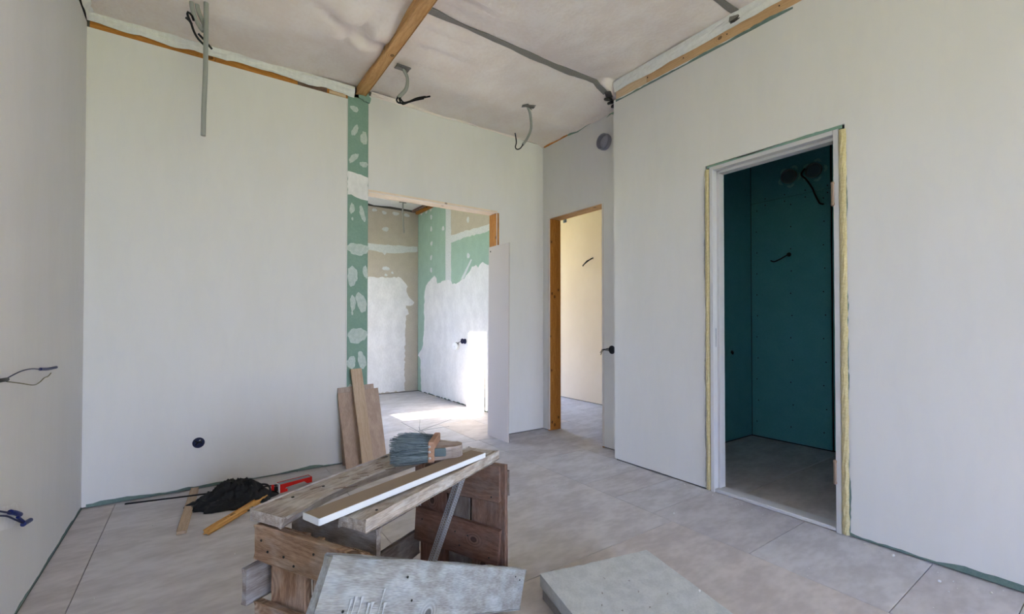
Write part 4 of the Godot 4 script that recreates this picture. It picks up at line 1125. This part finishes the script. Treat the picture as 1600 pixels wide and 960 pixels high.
	nails(t, [[tp(0.8034, -1.11, 0.51), n], [tp(0.8034, -0.987, 0.47), n], [tp(0.8034, -0.917, 0.515), n], [tp(0.8034, -1.024, 0.485), n], [tp(0.8034, -1.085, 0.485), n]], 0.0045)
	nails(t, [[tp(1.5064, -1.107, 0.289), n], [tp(1.5064, -0.93, 0.22), n], [tp(1.5064, -0.893, 0.265), n], [tp(1.5064, -0.95, 0.27), n], [tp(1.5064, -0.79, 0.43), n], [tp(1.5064, -0.80, 0.20), n]], 0.0045)

	# planks laid on the trestle
	var up := Vector3.UP
	var p1 := plank("thick_plank", tp(0.806, -1.091, 0.5685) + TO, tp(1.63, -1.085, 0.5685) + TO, up, 0.037, 0.150, gw, self, 21, 0.005, 0.002, 0.001, 1.0, 0.036)
	tag(p1, "wide grey weathered plank on the trestle, left of the other plank", "plank")
	nails(p1, [[Vector3(-0.21, 0.018, -0.02), up], [Vector3(-0.31, 0.018, -0.03), up], [Vector3(0.1, 0.018, 0.02), up]], 0.006)
	var r := RandomNumberGenerator.new()
	r.seed = 77
	var sc := MB.new()
	for i in 16:
		var x := r.randf_range(-0.34, 0.15)
		var z := r.randf_range(-0.06, 0.06)
		var d := Vector3(r.randf_range(0.006, 0.018), 0, r.randf_range(0.004, 0.014))
		sc.tube([Vector3(x, 0.0178, z) - d, Vector3(x, 0.0181, z) + d], 0.0010, 5)
	obj("saw_marks", sc, M.brown_wood, p1).set_meta("kind", "stuff")
	var p2 := plank("thick_plank", tp(0.880, -0.8675, 0.5695) + TO, tp(1.577, -0.863, 0.5695) + TO, up, 0.038, 0.152, shifted(M.grey_wood, Vector3(0.45, 0.5, 0.3), Color(1.0, 1.0, 0.99)), self, 22, 0.005, 0.0015, 0.0, 0.66)
	tag(p2, "grey plank on the trestle carrying the white-edged strip", "plank")
	nails(p2, [[Vector3(-0.29, 0.0188, 0.030), up]], 0.005)
	var s0 := (tp(0.814, -0.9625, 0.598) + tp(0.8045, -0.900, 0.598)) * 0.5 + TO
	var s1 := (tp(1.468, -0.7906, 0.598) + tp(1.477, -0.8668, 0.598)) * 0.5 + TO
	var st := Node3D.new()
	st.name = "edged_strip"
	st.transform = along(s0, s1, up)
	add_child(st, true)
	tag(st, "long brown fibreboard strip with a white edge lying on the right plank", "board strip")
	var L := s0.distance_to(s1)
	var mb := MB.new()
	mb.cham(Transform3D(), Vector3(L, 0.016, 0.066), 0.001)
	obj("strip", mb, M.fibre, st)
	mb = MB.new()
	mb.cham(Transform3D(Basis(), Vector3(0, 0, 0.0345)), Vector3(L + 0.001, 0.0175, 0.003), 0.0006)
	mb.cham(Transform3D(Basis(), Vector3(-L / 2 - 0.001, 0, 0)), Vector3(0.003, 0.0175, 0.069), 0.0006)
	obj("white_edge", mb, M.white_paint, st)

	# perforated corner bead leaning against the right plank
	var q0 := tp(1.470, -1.082, 0.004) + TO
	var q1 := tp(1.365, -0.832, 0.546) + TO
	var bead := Node3D.new()
	bead.name = "corner_bead"
	bead.transform = along(q0, q1, (-UU * 0.8 + VV * 0.6))
	add_child(bead, true)
	tag(bead, "perforated silver metal corner bead leaning between trestle frame and plank", "corner bead")
	var L2 := q0.distance_to(q1)
	for s in [-1.0, 1.0]:
		mb = MB.new()
		var w := 0.023
		var th := 0.0007
		# one wing: a ladder of metal between the rows of holes
		var cells := int(L2 / 0.012)
		var fr := Basis(Vector3.RIGHT, s * 0.75)
		for i in cells:
			var x := -L2 / 2 + (i + 0.5) * L2 / cells
			mb.cham(Transform3D(fr, fr * Vector3(x - 0.0045, 0, s * w * 0.5)), Vector3(0.0038, th, w), 0.0)
			mb.cham(Transform3D(fr * Basis(Vector3.UP, 0.9 * s), fr * Vector3(x + 0.0015, 0.0002, s * w * 0.68)), Vector3(0.0105, th, 0.0022), 0.0)
		for zz in [0.04, 0.20, 0.52, 0.95]:
			mb.cham(Transform3D(fr, fr * Vector3(0, 0, s * w * zz)), Vector3(L2, th, 0.0035), 0.0)
		obj("wing", mb, M.steel, bead)
	mb = MB.new()
	mb.tube([Vector3(-L2 / 2, 0.001, 0), Vector3(L2 / 2, 0.001, 0)], 0.0028, 8)
	obj("nose", mb, M.steel, bead)

	build_brush()


func build_brush() -> void:
	# local x points from the bristle tips to the nose of the wooden block
	var tip := tp(1.290, -1.089, 0.590) + TO
	var nose := tp(1.401, -0.851, 0.602) + TO
	var f := along(tip, nose, Vector3.UP)
	var br := Node3D.new()
	br.name = "hand_brush"
	br.transform = Transform3D(f.basis, tip)
	add_child(br, true)
	tag(br, "wooden hand brush with thick blue-grey bristles lying on the planks", "brush")
	var L := tip.distance_to(nose)
	var xs := L * 0.585            # where the strap sits
	var r := RandomNumberGenerator.new()
	r.seed = 9
	var m := MB.new()
	var m2 := MB.new()
	for i in 1500:
		var z := r.randf_range(-0.066, 0.066)
		var y := r.randf_range(0.0, 1.0)
		var spread := 1.0 + r.randf_range(-0.02, 0.22)
		var x0 := xs + 0.01
		var x1 := r.randf_range(0.0, 0.05) + absf(z) * 0.25
		var y0 := 0.006 + y * 0.064
		var y1 := clampf(0.003 + y * 0.074 + r.randf_range(-0.010, 0.010), 0.002, 0.09)
		var z1 := z * spread + r.randf_range(-0.006, 0.006)
		var mid := Vector3(lerpf(x0, x1, 0.5), (y0 + y1) * 0.5 + r.randf_range(-0.003, 0.003), (z + z1) * 0.5 + r.randf_range(-0.003, 0.003))
		var tgt := m if i % 3 else m2
		strand(tgt, Vector3(x0, y0, z), mid, Vector3(x1, y1, z1), 0.0011)
	for i in 5:
		strand(m2, Vector3(xs, 0.066, -0.03 + i * 0.01), Vector3(xs - 0.04 - r.randf_range(-0.03, 0.02), 0.085 + r.randf_range(-0.01, 0.01), -0.05), Vector3(xs - r.randf_range(-0.06, 0.16), 0.088 + r.randf_range(-0.01, 0.03), -0.07 - r.randf_range(0.0, 0.05)), 0.0007)
	m2.cham(Transform3D(Basis(), Vector3(xs * 0.62, 0.036, 0)), Vector3(xs * 0.70, 0.050, 0.112), 0.012)
	obj("bristles", m, M.bristle, br)
	obj("bristle_core", m2, M.bristle_dark, br)
	m = MB.new()
	m.cham(Transform3D(Basis(Vector3.FORWARD, 0.06), Vector3(xs + 0.008, 0.040, 0)), Vector3(0.022, 0.074, 0.138), 0.003)
	obj("strap", m, M.strap_wood, br)
	m = MB.new()
	for q in [[0.060, 0.069], [0.042, 0.069], [0.020, 0.069]]:
		m.lathe(Vector3(xs - 0.003, q[0], q[1]) + Vector3(0.006, 0, 0), Vector3(0, 0, 1), [[0.0, 0.001], [0.005, 0.0], [0.004, 0.002], [0, 0.003]], 8)
	obj("rivet", m, M.steel, br)
	# block: a flat wooden body narrowing to a rounded nose
	m = MB.new()
	var top := PackedVector2Array()
	for i in 19:
		var a := -PI / 2 + PI * i / 18.0
		top.append(Vector2(L - 0.035 + 0.035 * cos(a), 0.036 * sin(a)))
	top.append(Vector2(xs + 0.018, 0.056))
	top.append(Vector2(xs + 0.018, -0.056))
	m.slab(top, Vector3(0, 0.012, 0), Vector3(1, 0, 0), Vector3(0, 0, 1), Vector3.UP, 0.036)
	m.slab(top, Vector3(0, 0.040, 0), Vector3(1, 0, 0), Vector3(0, 0, 1), Vector3.DOWN, 0.032)
	obj("block", m, M.block_wood, br)
	m = MB.new()
	m.cham(Transform3D(Basis(), Vector3(xs + 0.038, 0.036, 0.055)), Vector3(0.040, 0.028, 0.010), 0.002)
	obj("side_band", m, M.bristle_dark, br)


func strand(m: MB, a: Vector3, b: Vector3, c: Vector3, r: float) -> void:
	var pts := [a, b, c]
	for i in 2:
		var p: Vector3 = pts[i]
		var q: Vector3 = pts[i + 1]
		var d := (q - p).normalized()
		var u := d.cross(Vector3(0.2, 0.9, 0.3)).normalized()
		var w := d.cross(u)
		var r2 := r * (0.8 if i == 1 else 1.0)
		for k in 3:
			var n1 := u * cos(TAU * k / 3) + w * sin(TAU * k / 3)
			var n2 := u * cos(TAU * (k + 1) / 3) + w * sin(TAU * (k + 1) / 3)
			m.tri3(p + n1 * r, q + n1 * r2, q + n2 * r2, n1, n1, n2)
			m.tri3(p + n1 * r, q + n2 * r2, p + n2 * r, n1, n2, n2)


func build_loose() -> void:
	# boards leaning against the green strip
	var up := Vector3.UP
	var m := lean("leaning_board", Vector2(0.905, 1.180), Vector2(0.882, 1.142), -3.535, -3.575, 0.592, 0.010, M.plywood, "brown board leaning on the green strip, rearmost of three", 31)
	m = lean("leaning_board", Vector2(0.905, 1.215), Vector2(0.882, 1.170), -3.44, -3.560, 0.556, 0.010, shifted(M.plywood, Vector3(0, 0.3, 0.2), Color(1.0, 0.97, 0.94)), "wide brown board leaning on the green strip behind the narrow plank", 32)
	m = lean("leaning_plank", Vector2(1.000, 1.083), Vector2(0.966, 1.042), -3.34, -3.545, 0.728, 0.018, M.pine_pale_cool, "narrow pale plank leaning in front of the two brown boards", 33)
	# white sheet standing along the right jamb of the wide opening
	var s := MB.new()
	s.cham(Transform3D(Basis(Vector3(0, 0, 1), -0.006), Vector3(0, 0.908, 0)), Vector3(0.012, 1.815, 0.345), 0.0015)
	var sh := thing("board_offcut", "tall narrow white sheet standing on end against the right jamb of the wide opening", "board", Vector3(2.305, 0.0, -3.515))
	obj("sheet", s, M.white_sheet, sh)
	s = MB.new()
	s.lathe(Vector3(0.0, 1.77, -0.14), Vector3(-1, 0, 0), [[0.008, 0.0], [0.008, 0.002], [0, 0.002]], 10)
	obj("screw_hole", s, M.screw, sh)

	# two battens on the floor
	var b := plank("pine_batten", Vector3(-0.064, 0.0105, -2.865), Vector3(-0.010, 0.0105, -3.572), up, 0.020, 0.044, M.pine_pale_cool, self, 41, 0.003, 0.0005)
	tag(b, "pale pine batten on the floor running to the back wall", "batten")
	b = plank("pine_batten", Vector3(0.040, 0.0155, -2.785), Vector3(0.345, 0.0155, -3.14), up, 0.030, 0.040, M.pine_yellow, self, 42, 0.006, 0.0004)
	tag(b, "yellow pine batten on the floor beside the black cloth", "batten")

	# red clamp with its long black bar
	var c := thing("bar_clamp", "red clamp with a long thin black bar lying along the back wall", "clamp", Vector3(0.40, 0, -3.22))
	s = MB.new()
	s.cham(along(Vector3(-0.743, 0.028, -0.233), Vector3(0.035, 0.045, -0.01), up), Vector3(0.81, 0.007, 0.012), 0.001)
	obj("bar", s, M.black_plastic, c)
	var dirx := Vector3(0.24, 0, -0.055).normalized()
	var fr := Basis(dirx, up, dirx.cross(up))
	s = MB.new()
	var side := PackedVector2Array([Vector2(0.03, 0.0), Vector2(0.075, 0.0), Vector2(0.075, 0.018), Vector2(0.06, 0.02), Vector2(0.065, 0.028), Vector2(0.18, 0.036), Vector2(0.20, 0.018), Vector2(0.232, 0.018), Vector2(0.232, 0.054), Vector2(0.03, 0.054)])
	s.slab(side, fr * Vector3(0, 0, 0.026), dirx, up, fr.z, 0.004)
	s.slab(side, fr * Vector3(0, 0, -0.026), dirx, up, -fr.z, 0.004)
	s.cham(Transform3D(fr, fr * Vector3(0.231, 0.036, 0)), Vector3(0.005, 0.036, 0.054), 0.001)
	s.cham(Transform3D(fr, fr * Vector3(-0.005, 0.028, 0)), Vector3(0.014, 0.054, 0.012), 0.002)
	s.cham(Transform3D(fr, fr * Vector3(-0.005, 0.010, 0)), Vector3(0.022, 0.02, 0.03), 0.002)
	obj("body", s, M.red, c)
	s = MB.new()
	s.cham(Transform3D(fr, fr * Vector3(0.13, 0.050, 0)), Vector3(0.196, 0.004, 0.049), 0.001)
	obj("tray", s, M.duct_dark, c)
	s = MB.new()
	s.cham(Transform3D(fr, fr * Vector3(0.026, 0.0275, 0)), Vector3(0.006, 0.053, 0.054), 0.001)
	obj("end_plate", s, M.filler_white, c)
	s = MB.new()
	s.cham(Transform3D(fr, fr * Vector3(0.012, 0.026, 0)), Vector3(0.02, 0.024, 0.03), 0.002)
	obj("jaw", s, M.black_plastic, c)

	build_cloth()

	# two insulation slabs stacked on the floor
	var e := Vector3(0.498, 0, 0.122).normalized()
	var g := Vector3(-0.122, 0, 0.498).normalized()
	var A := Vector3(1.113, 0, -1.400)
	for q in [[0.001, 0.047, 0.008, 0.0, M.slab_low, "lower of the two stacked grey slabs on the floor"], [0.048, 0.096, 0.0, 0.004, M.slab_top, "upper pale slab with pitted top, stacked on another slab"]]:
		var pts := PackedVector2Array()
		var r := RandomNumberGenerator.new()
		r.seed = 17 + int(q[0] * 100)
		var Wd := 0.513
		var Ln := 0.86
		var ins: float = q[2]
		for i in 24: pts.append(Vector2(ins + (Wd - 2 * ins) * i / 24.0, ins + absf(r.randf_range(-0.004, 0.004)) * (1.0 + 2.0 * float(i == 9 or i == 12))))
		for i in 30: pts.append(Vector2(Wd - ins - absf(r.randf_range(-0.0015, 0.0015)), ins + (Ln - ins) * i / 30.0))
		pts.append(Vector2(Wd - ins, Ln)); pts.append(Vector2(ins, Ln))
		for i in range(29, 0, -1): pts.append(Vector2(ins + absf(r.randf_range(-0.001, 0.001)), ins + (Ln - ins) * i / 30.0))
		s = MB.new()
		s.slab(pts, Vector3.ZERO, e, g, up, q[1] - q[0])
		s.slab(pts, Vector3(0, 0.004, 0), e, g, Vector3.DOWN, 0.004)
		var sl := obj("insulation_slab", s, q[4], self, Transform3D(Basis(), A + Vector3(0, q[0], 0)))
		tag(sl, q[5], "slab", "stacked slabs")
		if q[0] > 0.01:
			var pit := MB.new()
			for p in [[0.22, 0.12], [0.16, 0.20], [0.30, 0.17], [0.29, 0.24], [0.17, 0.31], [0.18, 0.34], [0.38, 0.29], [0.27, 0.33], [0.36, 0.42], [0.12, 0.26]]:
				pit.slab(blob(Vector2(p[0], p[1]), 0.005, 0.0025, int(p[0] * 900), p[1] * 9.0, 0.6), Vector3(0, 0.048, 0), e, g, up, 0.0004)
			obj("pits", pit, M.slab_low, sl).set_meta("kind", "stuff")
			var chip := MB.new()
			chip.cham(Transform3D(Basis(up, 0.5), e * 0.50 + g * 0.32 + Vector3(0, 0.051, 0)), Vector3(0.012, 0.006, 0.008), 0.002)
			obj("chip", chip, M.filler_white, sl)

	# plaster crumbs scattered on the floor
	var cr := MB.new()
	var rr := RandomNumberGenerator.new()
	rr.seed = 23
	for i in 150:
		var x := rr.randf_range(-0.45, 2.65)
		var z := rr.randf_range(-3.45, -0.3)
		if i < 60:
			x = 2.70 - absf(rr.randfn(0, 0.12)); z = rr.randf_range(-2.4, -0.3)
		var d := rr.randf_range(0.0015, 0.005) if i % 9 else rr.randf_range(0.006, 0.011)
		cr.cham(Transform3D(Basis.from_euler(Vector3(rr.randf() * 3, rr.randf() * 3, rr.randf() * 3)), Vector3(x, d * 0.45, z)), Vector3(d, d * 0.8, d * 1.2), d * 0.25)
	tag(obj("plaster_crumbs", cr, M.filler_white), "small white plaster crumbs scattered over the floor", "crumbs", "", "stuff")


# a board leaning back: x spans at foot and head, z of foot and head, height of the head
func lean(called: String, foot: Vector2, head: Vector2, zf: float, zh: float, h: float, th: float, mat: Material, label: String, sd: int) -> MeshInstance3D:
	var p := Vector3((foot.x + foot.y) * 0.5, 0.004, zf)
	var q := Vector3((head.x + head.y) * 0.5, h, zh)
	var o := plank(called, p, q, Vector3(0, 0, 1), th, foot.y - foot.x, mat, self, sd, 0.0015, 0.0004)
	tag(o, label, "board", "boards leaning on the green strip")
	return o


func build_cloth() -> void:
	# a dropped black garment: a crumpled shell over the floor, with two strap loops
	var t := thing("black_garment", "crumpled black garment with strap loops dropped on the floor", "garment", Vector3(0.17, 0, -3.20))
	var nz := noise(201, 1.0, 4)
	var fold := noise(203, 1.0, 2)
	var m := MB.new()
	var na := 72
	var nr := 26
	var P := []
	for i in nr + 1:
		var row := []
		var t0 := float(i) / nr
		for k in na:
			var a := TAU * k / na
			var rad := 1.0 + 0.16 * sin(2 * a + 0.8) + 0.10 * sin(3 * a + 2.0) + 0.08 * nz.get_noise_2d(cos(a) * 2.2, sin(a) * 2.2) * 2.0 + 0.06 * sin(9 * a + 1.0)
			var rx := 0.205 * rad
			var rz := 0.155 * rad
			var x := cos(a) * rx * t0
			var z := sin(a) * rz * t0
			var dome := pow(maxf(0.0, 1.0 - pow(t0, 2.4)), 0.62)
			var f1 := 1.0 - absf(fold.get_noise_2d(x * 9.0 + z * 5.0, z * 14.0 - x * 3.0)) * 2.2
			var f2 := 1.0 - absf(fold.get_noise_2d(x * 22.0 + 30.0, z * 26.0 + x * 10.0)) * 2.0
			var hump := 0.085 * exp(-(pow((x - 0.0) / 0.13, 2) + pow((z + 0.05) / 0.09, 2))) + 0.050 * exp(-(pow((x - 0.12) / 0.09, 2) + pow((z + 0.0) / 0.09, 2)))
			var y := 0.004 + dome * (0.022 + hump * (0.72 + 0.28 * f1) + 0.020 * f1 + 0.010 * f2)
			row.append(Vector3(x + 0.012 * nz.get_noise_2d(x * 20, z * 20), maxf(y, 0.003), z))
		P.append(row)
	for i in nr:
		for k in na:
			var k2 := (k + 1) % na
			var nn := func(ii: int, kk: int) -> Vector3:
				var i0 := maxi(ii - 1, 1)
				var i1 := mini(ii + 1, nr)
				var d1: Vector3 = P[i1][kk] - P[i0][kk]
				var d2: Vector3 = P[maxi(ii, 1)][(kk + 1) % na] - P[maxi(ii, 1)][(kk - 1 + na) % na]
				var c := d1.cross(d2).normalized()
				return -c if c.y < 0 else c
			m.tri3(P[i][k], P[i + 1][k], P[i + 1][k2], nn.call(i, k), nn.call(i + 1, k), nn.call(i + 1, k2))
			if i > 0: m.tri3(P[i][k], P[i + 1][k2], P[i][k2], nn.call(i, k), nn.call(i + 1, k2), nn.call(i, k2))
	obj("cloth", m, M.cloth, t)
	m = MB.new()
	m.tube([Vector3(0.13, 0.075, -0.02), Vector3(0.185, 0.072, 0.0), Vector3(0.205, 0.05, 0.02), Vector3(0.20, 0.022, 0.045), Vector3(0.17, 0.010, 0.05)], 0.006, 8)
	obj("strap", m, M.cloth, t)
	m = MB.new()
	m.tube([Vector3(0.02, 0.012, 0.145), Vector3(0.06, 0.006, 0.20), Vector3(0.09, 0.006, 0.195), Vector3(0.10, 0.012, 0.13)], 0.005, 8)
	obj("strap", m, M.cloth, t)
